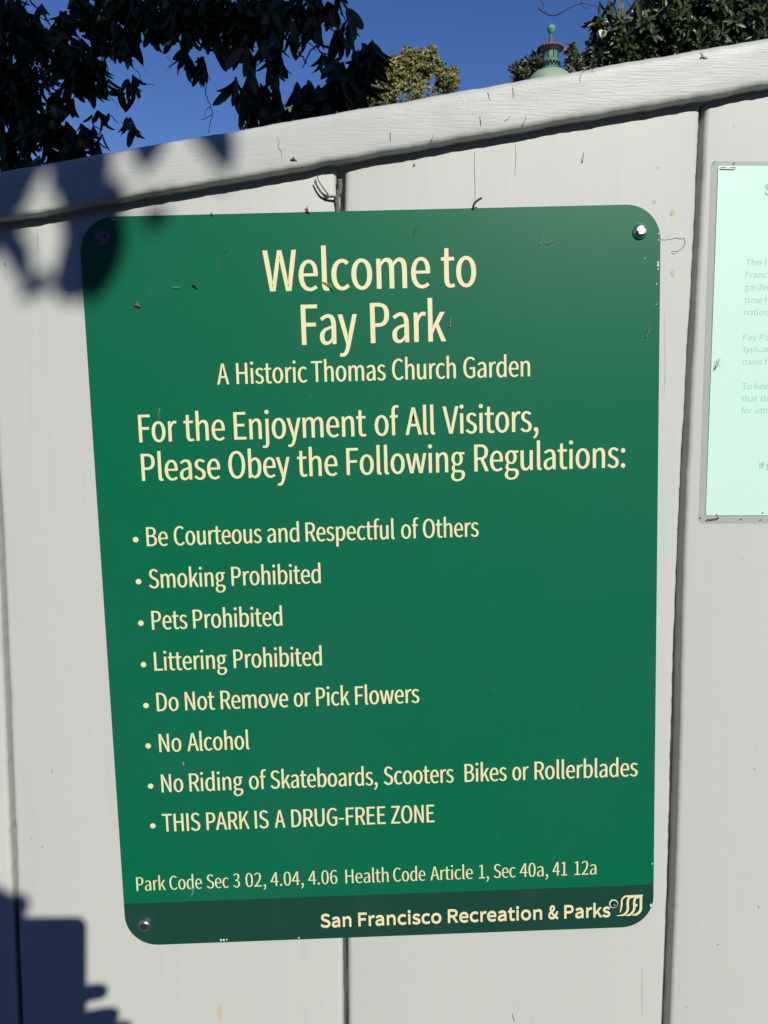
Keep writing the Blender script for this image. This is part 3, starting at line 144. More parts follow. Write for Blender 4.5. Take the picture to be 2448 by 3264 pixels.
WARM = (.505, .52, .48)
M = {}
M['paint'] = mat('grey_board_paint', (.505, .522, .485), .45, .27,
    vary=[(7, .35, .75, WARM, (1, 1, .35)), (55, .66, .82, (.46, .485, .465), (1, 1, .25)), (420, .73, .8, (.40, .41, .38), (1, 1, 1)), (150, .5, .8, (.477, .503, .486), (1, 1, .04))],
    bump=[(9, .25, .004, (1, 1, .3)), (170, .18, .0006, (1, 1, .08)), (900, .12, .0002, (1, 1, 1))])
M['railpaint'] = mat('grey_rail_paint', (.445, .462, .435), .42, .3,
    vary=[(9, .35, .7, (.46, .47, .435), (.3, 1, 1)), (80, .66, .8, (.45, .46, .42), (.3, 1, 1))],
    bump=[(38, .05, .003, (.5, 1, 1)), (420, .4, .0006, (.12, 1, 1.6)), (150, .10, .0010, (.5, 1, 1)), (800, .25, .0004, (1, 1, .6))])
M['joint'] = mat('joint_paint', (.42, .44, .42), .7, .3, vary=[(90, .5, .7, (.2, .21, .21), (1, 1, .2))], bump=[(200, .5, .001, (1, 1, .2))])
M['wood'] = mat('weathered_post', (.25, .24, .21), .8)
M['green'] = mat('green_enamel', (.002, .126, .058), .32, .36,
    vary=[(5, .4, .8, (.008, .118, .066), (1, 1, 1)), (60, .68, .85, (.012, .125, .075), (1, 1, .5))],
    bump=[(6, .08, .004, (1, 1, 1)), (1200, .12, .0002, (1, 1, 1))])
M['dark_green'] = mat('dark_green_band', (.010, .052, .036), .36, .33, vary=[(30, .5, .8, (.014, .060, .042), (1, 1, 1))], bump=[(1200, .12, .0002, (1, 1, 1))])
M['cream'] = mat('cream_print', (.74, .68, .41), .5, .4, vary=[(70, .5, .8, (.72, .62, .36), (1, 1, 1))])
M['alu'] = mat('bare_metal_chip', (.60, .68, .62), .6, .4)
M['scuff'] = mat('scuffed_enamel', (.05, .22, .14), .6, .3)
M['steel'] = mat('screw_steel', (.75, .74, .72), .28, metal=1, bump=[(300, .3, .0004, (1, 1, 1))])
M['hole'] = mat('dark_hole', (.02, .02, .022), .9, .1)
M['dullsteel'] = mat('dull_washer', (.12, .14, .135), .6, .3)  # base darkened for the shade over the top left screw
M['mint'] = mat('mint_paper', (.55, .78, .675), .42, .35, coat=.2)
M['mint_ink'] = mat('faded_print', (.36, .60, .50), .5, .4, coat=.5)  # ink painted pale for the glare on the laminate
M['mint_ink2'] = mat('faded_bold_print', (.22, .50, .40), .5, .4, coat=.5)  # bold ink, also lightened to stand for glare
M['pouch'] = mat('laminate_margin', (.52, .55, .52), .3, .4, alpha=.3, bump=[(60, .3, .001, (1, 1, 1))])
M['crack'] = mat('paint_crack_shade', (.16, .17, .16), .9, .1)
M['stain'] = mat('yellow_stain', (.52, .41, .24), .7, .3, vary=[(300, .45, .6, (.50, .47, .35), (1, 1, 1))])
M['twig'] = mat('grey_dead_stem', (.17, .155, .14), .9, .2, vary=[(300, .45, .65, (.07, .06, .05), (1, 1, .3))], bump=[(500, 1, .002, (1, 1, .4))])
M['d0'] = mat('dark_litter', (.07, .06, .045), .8, .2); M['d1'] = mat('pale_litter', (.36, .33, .24), .8, .2)
M['d2'] = mat('straw_litter', (.38, .29, .11), .7, .3); M['d3'] = mat('red_brown_litter', (.19, .095, .055), .7, .3)
M['rust'] = mat('rusty_nail', (.16, .075, .045), .8, .3, bump=[(900, .6, .0005, (1, 1, 1))])
M['bark'] = mat('bark', (.06, .05, .04), .9, .2, vary=[(12, .4, .7, (.10, .085, .07), (1, 1, .3))], bump=[(25, 1, .02, (1, 1, .25))])
M['twigdark'] = mat('dark_twig', (.05, .04, .035), .8, .2)
M['hedgecore'] = mat('hedge_core', (.012, .018, .009), .9, .1)
M['copper'] = mat('verdigris_copper', (.085, .19, .14), .6, .4, vary=[(9, .45, .62, (.07, .12, .095), (1, 1, 1)), (40, .6, .75, (.06, .07, .055), (1, 1, .4))])
M['copperball'] = mat('bright_verdigris', (.09, .29, .20), .6, .4)
M['browncopper'] = mat('brown_patina', (.12, .085, .08), .6, .4, vary=[(20, .5, .7, (.07, .07, .065), (1, 1, .3))])
M['dome'] = mat('pale_patina_dome', (.30, .34, .20), .6, .4, vary=[(2.5, .45, .6, (.20, .33, .24), (1, 1, 1))])
M['stucco'] = mat('pale_stucco', (.5, .48, .43), .9)
M['flower'] = mat('white_petal', (.8, .8, .62), .5)
M['ground'] = mat('garden_soil_and_grass', (.05, .06, .03), .95, .1, vary=[(3, .4, .6, (.035, .03, .02), (1, 1, 1))], bump=[(40, 1, .02, (1, 1, 1))])
M['walk'] = mat('sidewalk_concrete', (.17, .165, .155), .9, .2, vary=[(14, .4, .7, (.13, .125, .12), (1, 1, 1))], bump=[(120, .6, .003, (1, 1, 1))])
M['leafdark'] = leafmat('broad_dark_leaf', (.038, .052, .026), (.048, .066, .032), (.085, .075, .035), .5, .08)
M['leafgold'] = leafmat('golden_foliage', (.14, .155, .055), (.30, .295, .10), (.46, .40, .18), .6, .25)
M['leafmag'] = leafmat('glossy_magnolia_leaf', (.02, .032, .014), (.035, .055, .02), (.075, .095, .03), .38, .06)
M['leafbush'] = leafmat('bush_leaf', (.03, .045, .02), (.055, .075, .035), (.10, .10, .05), .45, .06)

# ---------------------------------------------------------------- ground
tag(obj('ground', [(-60, -60, 0), (60, -60, 0), (60, 90, 0), (-60, 90, 0)], [(0, 1, 2, 3)], M['ground']), kind='structure')
g = obj('sidewalk', *box(-12, 12, -3.4, -.12, .004, .05), M['walk']); tag(g, kind='structure')

# ---------------------------------------------------------------- fence
rt, rb = D['rail']
def ztop(x): return rt[0] * x + rt[1]
def zbot(x): return rb[0] * x + rb[1]
fence = empty('fence', (0, .03, 0)); FO = (0, .03, 0)
tag(fence, 'light grey painted board fence with sloping top rail behind the green sign', 'fence')
EDGE = {  # seam -> (right edge of the board on its left, left edge of the board on its right) as functions of height
    0: (lambda z: -.3139 - (1.2 - z) * .0125 if z < 1.2 else -.3139, lambda z: -.3100 - (1.2 - z) * .0125 if z < 1.2 else -.3100),
    1: (lambda z: -.0353 + (1.5 - z) * .0015, lambda z: -.0290 - (1.5 - z) * .0006),
    2: (lambda z: .2495 - .0036 * math.exp(-((z - 1.22) / .2) ** 2), lambda z: .2534 + .0026 * min(1, max(0, (1.5 - z) / .6)) - .0036 * math.exp(-((z - 1.26) / .2) ** 2))}
def edges(i):
    if i in EDGE: return EDGE[i]
    x = -.0318 + .2815 * (i - 1)
    return (lambda z: x - .0025, lambda z: x + .0025)
def noise1(seed, s):
    rr = random.Random(seed); t = [rr.uniform(-1, 1) for _ in range(4000)]
    def f(z):
        k = z / s + 1000; i = int(math.floor(k)); q = k - i; q = q * q * (3 - 2 * q)
        return t[i % 4000] * (1 - q) + t[(i + 1) % 4000] * q
    return f
def board(i, xl, xr, z0=.06):
    """profile with rounded front corners swept up the board; the paint edge wavers"""
    seen = -2 < i < 4
    n1, n2, n3 = noise1(i * 7 + 1, .004), noise1(i * 7 + 2, .004), noise1(i * 7 + 3, .03)
    V = []; F = []; zs = []
    zmax = zbot(xr(1.5)) + .03; z = z0
    while z < zmax: zs.append(z); z += (.003 if seen and z > .78 else .12)
    zs.append(zmax)
    R = .0045 if i != 2 else .004; prof = 5; xm = [0, .25, .5, .75, 1]
    for z in zs:
        a = xl(z) + .00025 * n1(z) + .0003 * n3(z); b = xr(z) + .0003 * n2(z) - .0003 * n3(z)
        row = [(a, .02)]
        for k in range(prof):
            t = math.pi / 2 * k / (prof - 1); row.append((a + R * (1 - math.sin(t)), R * (1 - math.cos(t)) if False else R * (1 - math.sin(t)) * 0 + R - R * math.sin(t) if False else R * (1 - math.sin(t))))
        row = [(a, .02)] + [(a + R * (1 - math.cos(math.pi / 2 * k / (prof - 1))), R * (1 - math.sin(math.pi / 2 * k / (prof - 1)))) for k in range(prof)]
        row += [(a + R + (b - a - 2 * R) * q, 0) for q in (.25, .5, .75)]
        row += [(b - R * (1 - math.cos(math.pi / 2 * k / (prof - 1))), R * (1 - math.sin(math.pi / 2 * k / (prof - 1)))) for k in reversed(range(prof))] + [(b, .02)]
        zz = z
        for x, y in row:
            lim = zbot(x) + .012
            V.append((x, y, min(zz, lim)))
    n = len(row)
    for j in range(len(zs) - 1):
        for k in range(n - 1): F.append((j * n + k, j * n + k + 1, (j + 1) * n + k + 1, (j + 1) * n + k))
    return obj('board', V, F, M['paint'], fence, True, FO)
BO = {}
for i in range(-8, 12):
    BO[i] = board(i, edges(i)[1], edges(i + 1)[0])     # board i lies right of seam i
    x = -.0318 + .2815 * (i - 1)
    V, F = box(x - .014, x + .014, .0088 if False else .0205, .045, .05, zbot(x) + .004)
    if i in (0, 1, 2):
        l, r = edges(i); V = []; F = []; nz = noise1(90 + i, .012); zs = [.06 + k * .01 for k in range(int((zbot(x) - .05) / .01))]
        for z in zs: V += [(l(z) - .0002, .0160 + .001 * nz(z), z), ((l(z) + r(z)) / 2, .0150 + .001 * nz(z + 3), z), (r(z) + .0002, .0160 + .001 * nz(z + 7), z)]
        for j in range(len(zs) - 1):
            for k in (0, 1): F.append((j * 3 + k, j * 3 + k + 1, j * 3 + k + 4, j * 3 + k + 3))
    obj('joint_strip', V, F, M['joint'], fence, False, FO)
for x in (-2.1, -.1, 1.9): obj('post', *box(x - .045, x + .045, .046, .136, 0, zbot(x - .05)), M['wood'], fence, False, FO)
# top rail
V = []; F = []; n1, n2, n3, n4 = (noise1(50 + k, s) for k, s in enumerate((.006, .005, .02, .003)))
xs = [-2.26] + [-2 + .2 * k for k in range(8)] + [-.42 + .0035 * k for k in range(260)] + [.6 + .2 * k for k in range(9)]
yf = -.0132
for x in xs:
    T = ztop(x) + .0004 * n3(x); B = zbot(x) + .0005 * n3(x + 5) + .0004 * n1(x) + .00025 * n4(x); row = [(.07, B), (.02, B)]
    Rb = .0045; Rt = .0055 + .0008 * n2(x)
    row += [(yf + Rb * (1 - math.sin(t)), B + Rb * (1 - math.cos(t))) for t in [math.pi / 2 * k / 5 for k in range(6)]]
    row = row[:2] + [(yf + Rb - Rb * math.sin(t), B + Rb - Rb * math.cos(t)) for t in [math.pi / 2 * k / 5 for k in range(6)]]
    dy = .0003 * n3(x + 9)
    row += [(yf + dy, B + (T - B) * q) for q in (.3, .5, .7)]
    row += [(yf + Rt - Rt * math.cos(t), T - Rt + Rt * math.sin(t)) for t in [math.pi / 2 * k / 5 for k in range(6)]] + [(.02, T), (.07, T)]
    V += [(x, y, z) for y, z in row]
n = len(row)
for j in range(len(xs) - 1):
    for k in range(n): F.append((j * n + k, (j + 1) * n + k, (j + 1) * n + (k + 1) % n, j * n + (k + 1) % n))
rail = obj('top_rail', V, F, M['railpaint'], fence, True, FO)
# cracks and stains in the paint
def ribbon(pts, w, yf_, taper=True):
    P = spline([(x, 0, z) for x, z in pts], 5); V = []; F = []; N = len(P)
    for i, p in enumerate(P):
        t = (P[min(i + 1, N - 1)] - P[max(i - 1, 0)]); t.normalize(); nx, nz = -t.z, t.x
        ww = w / 2 * (1 if not taper else (.35 + .65 * math.sin(math.pi * (i + .5) / N)) * random.uniform(.7, 1.2))
        V += [(p.x + nx * ww, yf_, p.z + nz * ww), (p.x - nx * ww, yf_, p.z - nz * ww)]
    for i in range(N - 1): F.append((2 * i, 2 * i + 1, 2 * i + 3, 2 * i + 2))
    return V, F
def board_at(x):
    return BO[0] if x < -.032 and x > -.312 else BO[-1] if x <= -.312 else BO[1] if x < .25 else BO[2]
for pts, w in D['cracks']:
    onrail = pts[0][1] > zbot(pts[0][0]) - .004
    obj('paint_crack', *ribbon(pts, w, yf - .0003 if onrail else -.00025), M['crack'], rail if onrail else board_at(pts[0][0]), False, FO)
def blobpoly(cx, cz, a, b, y, n=14, rough=.3):
    V = [(cx + a * math.cos(2 * math.pi * k / n) * random.uniform(1 - rough, 1), y, cz + b * math.sin(2 * math.pi * k / n) * random.uniform(1 - rough, 1)) for k in range(n)]
    return V, [tuple(range(n))]
for (cx, cz), a, b in D['stains']: obj('paint_stain', *blobpoly(cx, cz, a, b, -.0002), M['stain'], board_at(cx), False, FO)
for k in range(46):   # specks and nicks scattered over the boards
    x = random.uniform(-.34, .34); z = random.uniform(.8, zbot(x) - .02)
    if -.236 < x < .24 and .88 < z < 1.52: continue
    s = random.uniform(.0003, .0009)
    obj('paint_nick', *blobpoly(x, z, s, s * random.uniform(.6, 2.6), -.0002, 7, .5), M['crack'], board_at(x), False, FO)

# ---------------------------------------------------------------- welcome sign
W, H = .457, .457 * 1.3322
sign = empty('park_sign', (0, 0, Z0)); sign.rotation_euler = (0, -math.radians(1.55), 0)
tag(sign, 'large green metal park rules sign with cream lettering screwed to the grey fence', 'sign')
def rrect(w, h, r, n=10):
    P = []
    for cx, cz, a0 in ((w / 2 - r, h / 2 - r, 0), (-w / 2 + r, h / 2 - r, 90), (-w / 2 + r, -h / 2 + r, 180), (w / 2 - r, -h / 2 + r, 270)):
        for k in range(n + 1):
            a = math.radians(a0 + 90 * k / n); P.append((cx + r * math.cos(a), cz + r * math.sin(a)))
    return P
def slab(P, y0, y1, bev=.0):
    n = len(P); V = [(x, y0, z) for x, z in P] + [(x, y1, z) for x, z in P]
    return V, [tuple(range(n)), tuple(range(n, 2 * n))[::-1]] + [(k, k + n, (k + 1) % n + n, (k + 1) % n) for k in range(n)]
CR = .0275
YS = -.0024
V, F = slab(rrect(W, H, CR), YS, -.0006); obj('panel', V, F, M['green'], sign)
P = [(x, z) for x, z in rrect(W - .0003, H - .0003, CR) if z < D['band']]
P = sorted([p for p in P if p[0] < 0], key=lambda p: -p[1]) + sorted([p for p in P if p[0] > 0], key=lambda p: p[1])
P = [(-W / 2 + .00015, D['band'])] + P + [(W / 2 - .00015, D['band'])]
obj('footer_band', [(x, YS - .00012, z) for x, z in P], [tuple(range(len(P)))], M['dark_green'], sign)

CAPU = max(p[3] for s in GL['H'][1] for p in s)
def contour(s, k=5):
    out = []
    for i in range(len(s)):
        a = s[i]; b = s[(i + 1) % len(s)]
        p0 = Vector(a[2:4]); p1 = Vector(a[4:6]); p2 = Vector(b[0:2]); p3 = Vector(b[2:4])
        ch = p3 - p0
        if ch.length < .5: continue
        def dev(p): return abs((p - p0).cross(ch)) / ch.length
        kk = 1 if max(dev(p1), dev(p2)) < 2.5 else k
        for j in range(kk):
            t = j / kk; out.append(p0 * (1 - t) ** 3 + p1 * 3 * t * (1 - t) ** 2 + p2 * 3 * t * t * (1 - t) + p3 * t ** 3)
    return out
def area(P): return sum(P[i].x * P[(i + 1) % len(P)].y - P[(i + 1) % len(P)].x * P[i].y for i in range(len(P))) / 2
def glyph(ch, ox, oy):
    cs = [contour(s) for s in GL[ch][1]]; cs = [c for c in cs if len(c) > 2]
    sgn = 1 if area(max(cs, key=lambda c: abs(area(c)))) > 0 else -1
    out = []
    for c in cs:
        n = len(c); q = []
        for i in range(n):
            a = (c[i] - c[i - 1]).normalized(); b = (c[(i + 1) % n] - c[i]).normalized()
            na = Vector((a.y, -a.x)) * sgn; nb = Vector((b.y, -b.x)) * sgn; m = na + nb
            if m.length < .3: m = na
            m = m.normalized(); m = m / max(.8, m.dot(na))
            q.append(Vector((c[i].x + m.x * ox, c[i].y + m.y * oy)))
        out.append(q)
    return out
def fill(contours, sx, sz, x0, z0, y):
    cu = bpy.data.curves.new('tmp', 'CURVE'); cu.dimensions = '2D'; cu.fill_mode = 'BOTH'
    for c in contours:
        s = cu.splines.new('POLY'); s.points.add(len(c) - 1); s.use_cyclic_u = True
        for i, p in enumerate(c): s.points[i].co = (x0 + p.x * sx, z0 + p.y * sz, 0, 1)
    o = bpy.data.objects.new('tmp', cu); me = o.to_mesh()
    V = [(v.co.x, y, v.co.y) for v in me.vertices]; F = [tuple(p.vertices) for p in me.polygons]
    o.to_mesh_clear(); bpy.data.objects.remove(o); bpy.data.curves.remove(cu)
    return V, F
STEM = 88 / 733
def word(txt, xl, xr, z, cap, style, y):
    target = dict(a=.119, b=.168, c=.108, t=.115, B=.2)[style]; sz = cap / CAPU
    # natural extents
    def run(ox):
        x = 0; items = []
        for ch in txt:
            items.append((ch, x)); x += GL[ch][0]
        first = min(p.x for c in glyph(txt[0], ox, 0) for p in c)
        last = items[-1][1] + max(p.x for c in glyph(txt[-1], ox, 0) for p in c)
        return items, first, last
    items, a, b = run(0)
    sx = (xr - xl) / (b - a); ox = max(-30, min(20 if txt.isupper() else 30, (target * cap / sx - STEM * CAPU) / 2))
    items, a, b = run(ox); sx = (xr - xl) / (b - a)
    oy = {'a': -2, 'b': 12, 'c': -5, 't': -3, 'B': 12}[style]
    return [fill(glyph(ch, ox, oy), sx, sz, xl - a * sx + px * sx, z, y - (i % 2) * .00002) for i, (ch, px) in enumerate(items)]
for ws, z, cap, st in D['lines']:
    parts = []
    for t, xl, xr in ws: parts += word(t, xl, xr, z, cap, st, YS - .00026)
    o = obj('lettering', *join(parts), M['cream'], sign); o['label'] = 'cream words ' + ' '.join(w[0] for w in ws).replace('DRUG-FREE', 'DRUG FREE')
for x, z in D['bullets']:
    r = .0023; obj('bullet', [(x + r * math.cos(a), YS - .00026, z + r * math.sin(a)) for a in [2 * math.pi * k / 24 for k in range(24)]], [tuple(range(24))], M['cream'], sign)
parts = []
for i, (pts, wpx) in enumerate(D['logo_strokes']):
    w = wpx / 3915
    P = spline([(x, 0, z) for x, z in pts], 6) if len(pts) > 2 else [Vector((x, 0, z)) for x, z in pts]; N = len(P); V = []; F = []
    for k, p in enumerate(P):
        t = (P[min(k + 1, N - 1)] - P[max(k - 1, 0)]).normalized(); q = k / (N - 1)
        tp = {0: .45 + .55 * min(1, (1 - q) * 3), 1: 1 if q < .8 else .25 + .75 * (1 - q) / .2, 2: 1 if q < .8 else .25 + .75 * (1 - q) / .2, 3: 1 if q < .8 else .25 + .75 * (1 - q) / .2, 4: 1, 5: 1, 6: 1, 7: 1}[i]
        V += [(p.x - t.z * w / 2 * tp, YS - .00026 - i * .00002, p.z + t.x * w / 2 * tp), (p.x + t.z * w / 2 * tp, YS - .00026 - i * .00002, p.z - t.x * w / 2 * tp)]
    for k in range(N - 1): F.append((2 * k, 2 * k + 1, 2 * k + 3, 2 * k + 2))
    parts.append((V, F))
obj('emblem', *join(parts), M['cream'], sign)
for x, z, s in D['chips']: obj('paint_chip', *blobpoly(x, z, s * .6, s * .8, YS - .0003, 9, .45), M['alu'], sign)
for k in range(16):
    x = random.uniform(-.2, .21); z = random.uniform(-.22, .28); s = random.uniform(.00014, .0003)
    obj('paint_chip', *blobpoly(x, z, s, s * 1.6, YS - .0003, 6, .5), M['alu'], sign)
for pts, w in (([(.06, -.023), (.0635, -.0255), (.065, -.026)], .00012), ([(.120, -.047), (.1212, -.052), (.1222, -.055)], .00022), ([(-.172, -.251), (-.169, -.256), (-.171, -.261)], .002)):
    V, F = ribbon(pts, w, YS - .00032); obj('scratch', V, F, M['scuff'], sign)
# screws
def screw(x, z, r, h, m, tilt=(0, 0), slot=True, name='screw'):
    V, F = lathe([(r * 1.08, 0), (r * 1.05, h * .25), (r * .97, h * .5), (r * .84, h * .76), (r * .66, h * .93), (r * .5, h * .985), (r * .02, h)], 32, 'y')
    o = obj(name, V, F, m, sign, True); o.location = (x, YS, z); o.rotation_euler = (tilt[0], 0, tilt[1])
    if slot:
        for a in (0, 1):
            an = math.radians(28 + 180 * a); q = r * .52
            Vh, Fh = lathe([(r * .15, 0), (r * .15, h * 1.03)], 12, 'y'); p = obj('pin_hole', Vh, Fh, M['hole'], o); p.location = (q * math.cos(an), 0, q * math.sin(an))
    return o
S = D['screws']
screw(*S['tr'], .0057, .0036, M['steel'], (math.radians(-10), 0))['label'] = 'bright screw at the top right corner'
screw(*S['bl'], .0052, .0040, M['steel'], (math.radians(-3), 0))['label'] = 'screw at the bottom left corner in the dark band'
screw(*S['tl'], .0058, .0012, M['dullsteel'])['label'] = 'dull shaded screw at the top left corner'
x, z = S['hole']
V, F = lathe([(.0040, 0), (.0039, .0004), (.0034, .0005), (.0030, .0002)], 24, 'y'); o = obj('screw_hole', V, F, M['alu'], sign, True); o.location = (x, YS, z)
V, F = lathe([(.0031, 0), (.0030, .00062)], 20, 'y'); q = obj('hole_opening', V, F, M['hole'], o); q.location = (0.0004, -.0001, -.0002)
V, F = lathe([(.0016, 0), (.0012, .0009), (.0002, .0011)], 10, 'y'); q = obj('screw_stub', V, F, M['dullsteel'], o, True); q.location = (.0006, -.0002, -.0012)

# ---------------------------------------------------------------- mint notice in a laminated pouch
notice = empty('notice', (.36, -.0005, 1.40)); NO = (.36, -.0005, 1.40)
tag(notice, 'mint coloured paper notice laminated and stapled right of the green sign', 'notice')
px0, pz1 = D['paper'][0]; px0b, pz0 = D['paper'][2]; qx0, qz1 = D['pouch'][0]; qx0b, qz0 = D['pouch'][2]
tiltx = (px0b - px0) / (pz0 - pz1)
def np_(x, z, y): return (x + tiltx * (z - pz1), y, z)
def par(x0, x1, z0, z1, y, r=.004, w=0):
    P = [(x0 + r, z1), (x1 - r, z1), (x1, z1 - r), (x1, z0 + r), (x1 - r, z0), (x0 + r, z0), (x0 + .0008, z0 + .0012), (x0, z0 + r), (x0, z1 - r)]
    return [np_(a, b, y) for a, b in P]
for nm, m_, args in (('laminate_pouch', 'pouch', (qx0, qx0 + .2259, qz0, qz1, -.0004, .003)), ('paper_sheet', 'mint', (px0, px0 + .2159, pz0, pz1, -.0008, .0006))):
    P = par(*args); nP = len(P); V = P + [(a, b + .0002, c) for a, b, c in P]
    obj(nm, V, [tuple(range(nP)), tuple(range(nP, 2 * nP))[::-1]] + [(k, k + nP, (k + 1) % nP + nP, (k + 1) % nP) for k in range(nP)], M[m_], notice, False, NO)
for t, (x, z), cap in D['ptext']:
    st = 'B' if t in ('If y', 'S') else 't'; cur = x; parts = []
    for w_ in t.split(' '):
        wd = sum(GL[c][0] for c in w_) * cap / CAPU * (1.05 if st == 't' else 1.1)
        parts += word(w_, cur, cur + wd, z, cap, st, -.00095); cur += wd + cap * (.55 if st == 't' else .35)
    o = obj('notice_lettering', *join(parts), M['mint_ink2'] if st == 'B' else M['mint_ink'], notice, False, NO)
for k, (a, b) in enumerate(D['staples']):
    V, F = tube([(a[0], -.0016, a[1]), (a[0] + .0004, -.0026, a[1]), (b[0] - .0004, -.0026, b[1]), (b[0], -.0016, b[1])], .0004, 6)
    obj('staple', V, F, M['steel'] if k == 0 else M['d0'], notice, True, NO)
for k in range(9):
    x = qx0 + random.uniform(.001, .07); z = (qz0 + random.uniform(.002, .009)) if k < 6 else (qz1 - random.uniform(.001, .005)); V, F = blobpoly(x, z, .0007, .0009, -.0012 - .0001, 7, .5)
    obj('rust_spot', V, F, M['d0'], notice, False, NO)

# ---------------------------------------------------------------- litter stuck to the fence and the sign
for kind, pts, y, w, ci, label in D['debris']:
    m = M['d%d' % ci]; y0 = pts[0][1]; c = pts[0]
    base = empty if False else None
    yy = (y if y < 0 else -.0004)
    if kind == 'straw':
        P = spline([(p[0], yy - .0003 - .0012 * math.sin(math.pi * i / (len(pts) - 1 or 1)), p[1]) for i, p in enumerate(pts)], 4)
        N = len(P); rad = [w * .00032 * (1.9 if i < 2 else 1 - .6 * i / N) for i in range(N)]
        V, F = tube(P, rad, 6)
        if 'forked' in label:
            V2, F2 = tube([P[0], P[N // 2] + Vector((.002, -.0006, .0006)), P[-1] + Vector((.001, 0, -.0026 if 'tan' in label else -.001))], [w * .0005, w * .0004, w * .0002], 6); V, F = join([(V, F), (V2, F2)])
    else:
        a = Vector((pts[0][0], yy - .0006, pts[0][1])); b = Vector((pts[1][0], yy - .0008, pts[1][1])); d = b - a; side = Vector((d.z, 0, -d.x)).normalized()
        rw = w * .0006
        V1, F1 = tube([a, a + d * .25, a + d * .5 + side * rw * .4, a + d * .8, b], [rw * .18, rw * .45, rw * 1.0, rw * .75, rw * .15], 8)
        V2, F2 = tube([a + d * .55, a + d * .5 + side * rw * 1.5 + Vector((0, -rw, 0)), a + d * .45 + side * rw * 2.4], [rw * .6, rw * .45, rw * .08], 6)
        V3, F3 = tube([a + d * .6, a + d * .9 - side * rw * .9, a + d * 1.15 - side * rw * 1.3], [rw * .5, rw * .3, rw * .08], 6)
        V, F = join([(V1, F1), (V2, F2), (V3, F3)])
    o = obj('seed_husk' if kind == 'bud' else 'dry_needle', V, F, m, None, True, (c[0], yy, c[1])); o.location = (c[0], yy, c[1]); tag(o, label, 'plant litter', 'dry plant litter stuck on fence and sign')
P = [(x, -.003 - .002 * i, z) for i, (x, z) in enumerate(D['hook'])]
V, F = tube(spline([(P[0][0], -.001, P[0][2])] + P[1:], 5), [.0009] * 13 + [.0008] * 2 + [.0011], 8)
o = obj('bent_nail', V, F, M['rust'], None, True, (P[0][0], -.003, P[0][2])); o.location = (P[0][0], -.003, P[0][2]); tag(o, 'rusty bent nail hooking out above the top edge of the green sign', 'nail')
vi = []
for k, pts in enumerate(D['vine']):
    yv = (-.001, -.0035, -.004)[k]
    P = spline([(x, yv + (.003 if i == 0 and k else 0), z) for i, (x, z) in enumerate(pts)], 5); N = len(P)
    r0, r1 = ((.0013, .0022), (.0010, .0005), (.0007, .0003))[k]
    vi.append(tube(P, [(r0 + (r1 - r0) * i / (N - 1)) * random.uniform(.85, 1.18) for i in range(N)], 8))
V, F = join(vi); o = obj('dead_vine_stem', V, F, M['twig'], None, True, (-.031, 0, 1.49)); o.location = (-.031, 0, 1.49)
tag(o, 'forked dead grey stem poking out of the board joint above the sign', 'dead stem')

# ---------------------------------------------------------------- foliage
T = np.array([0, .12, .35, .62, .85, 1.0]); Wd = np.array([.08, .62, 1, 1, .74, .2]) / 2
def leaf_proto(w=.32, fold=.3, curl=.18, rows=None):
    t, wd = T, Wd
    if rows == 'low': t = np.array([0, .4, .8, 1.0]); wd = np.array([.12, 1, .65, .03]) / 2
    V = []; F = []
    for a, b in zip(t, wd):
        z = -curl * a * a
        V += [(-b * w, a, z + b * w * fold * 2), (0, a, z), (b * w, a, z + b * w * fold * 2)]
    for i in range(len(t) - 1):
        for k in (0, 1): F.append((3 * i + k, 3 * i + k + 1, 3 * i + k + 4, 3 * i + k + 3))
    return np.array(V), np.array(F)
def frames(d, nrm):
    d = d / np.linalg.norm(d, axis=1)[:, None]; s = np.cross(d, nrm); s /= np.linalg.norm(s, axis=1)[:, None] + 1e-9
    n = np.cross(s, d); return np.stack([s, d, n], 2)     # columns
def mass_mesh(name, pos, dirs, nrm, length, proto):
    V, F = proto; Rm = frames(dirs, nrm); k = len(V)
    P = np.einsum('nij,vj->nvi', Rm, V) * length[:, None, None] + pos[:, None, :]
    FF = (F[None] + (np.arange(len(pos)) * k)[:, None, None]).reshape(-1, 4)
    me = bpy.data.meshes.new(name); P = P.reshape(-1, 3)
    me.vertices.add(len(P)); me.vertices.foreach_set('co', P.ravel().astype('f'))
    me.loops.add(FF.size); me.loops.foreach_set('vertex_index', FF.ravel().astype('i'))
    me.polygons.add(len(FF)); me.polygons.foreach_set('loop_start', np.arange(0, FF.size, 4, dtype='i')); me.polygons.foreach_set('loop_total', np.full(len(FF), 4, 'i'))
    me.update(); me.validate(); return me
def whorls(centers, axes, n, spread, length, jit=.3, off=.15):
    """n leaves fanning round each axis"""
    P = []; Dr = []; Nn = []; Ln = []
    for c, a in zip(centers, axes):
        a = a / np.linalg.norm(a); h = np.cross(a, [0.3, .5, .8]); h /= np.linalg.norm(h); g = np.cross(a, h); ph = RNG.uniform(0, 6.28)
        m = max(2, int(n + RNG.integers(-2, 3)))
        for k in range(m):
            t = ph + 6.283 * k / m + RNG.normal(0, .3); sp = spread * RNG.uniform(.6, 1.3)
            d = a * math.cos(sp) + (h * math.cos(t) + g * math.sin(t)) * math.sin(sp)
            l = length * RNG.uniform(.65, 1.2)
            P.append(c + d * l * off * RNG.uniform(0, 1) - a * RNG.uniform(0, .25) * length); Dr.append(d + RNG.normal(0, .08, 3)); Nn.append(a + RNG.normal(0, jit, 3)); Ln.append(l)
    return np.array(P), np.array(Dr), np.array(Nn), np.array(Ln)
def inball(b, n):
    u = RNG.normal(size=(n, 3)); u /= np.linalg.norm(u, axis=1)[:, None]; u *= RNG.uniform(0, 1, (n, 1)) ** .42
    return np.array(b[:3]) + u * np.array([b[3], (b[3] + b[4]) * .6, b[4]])

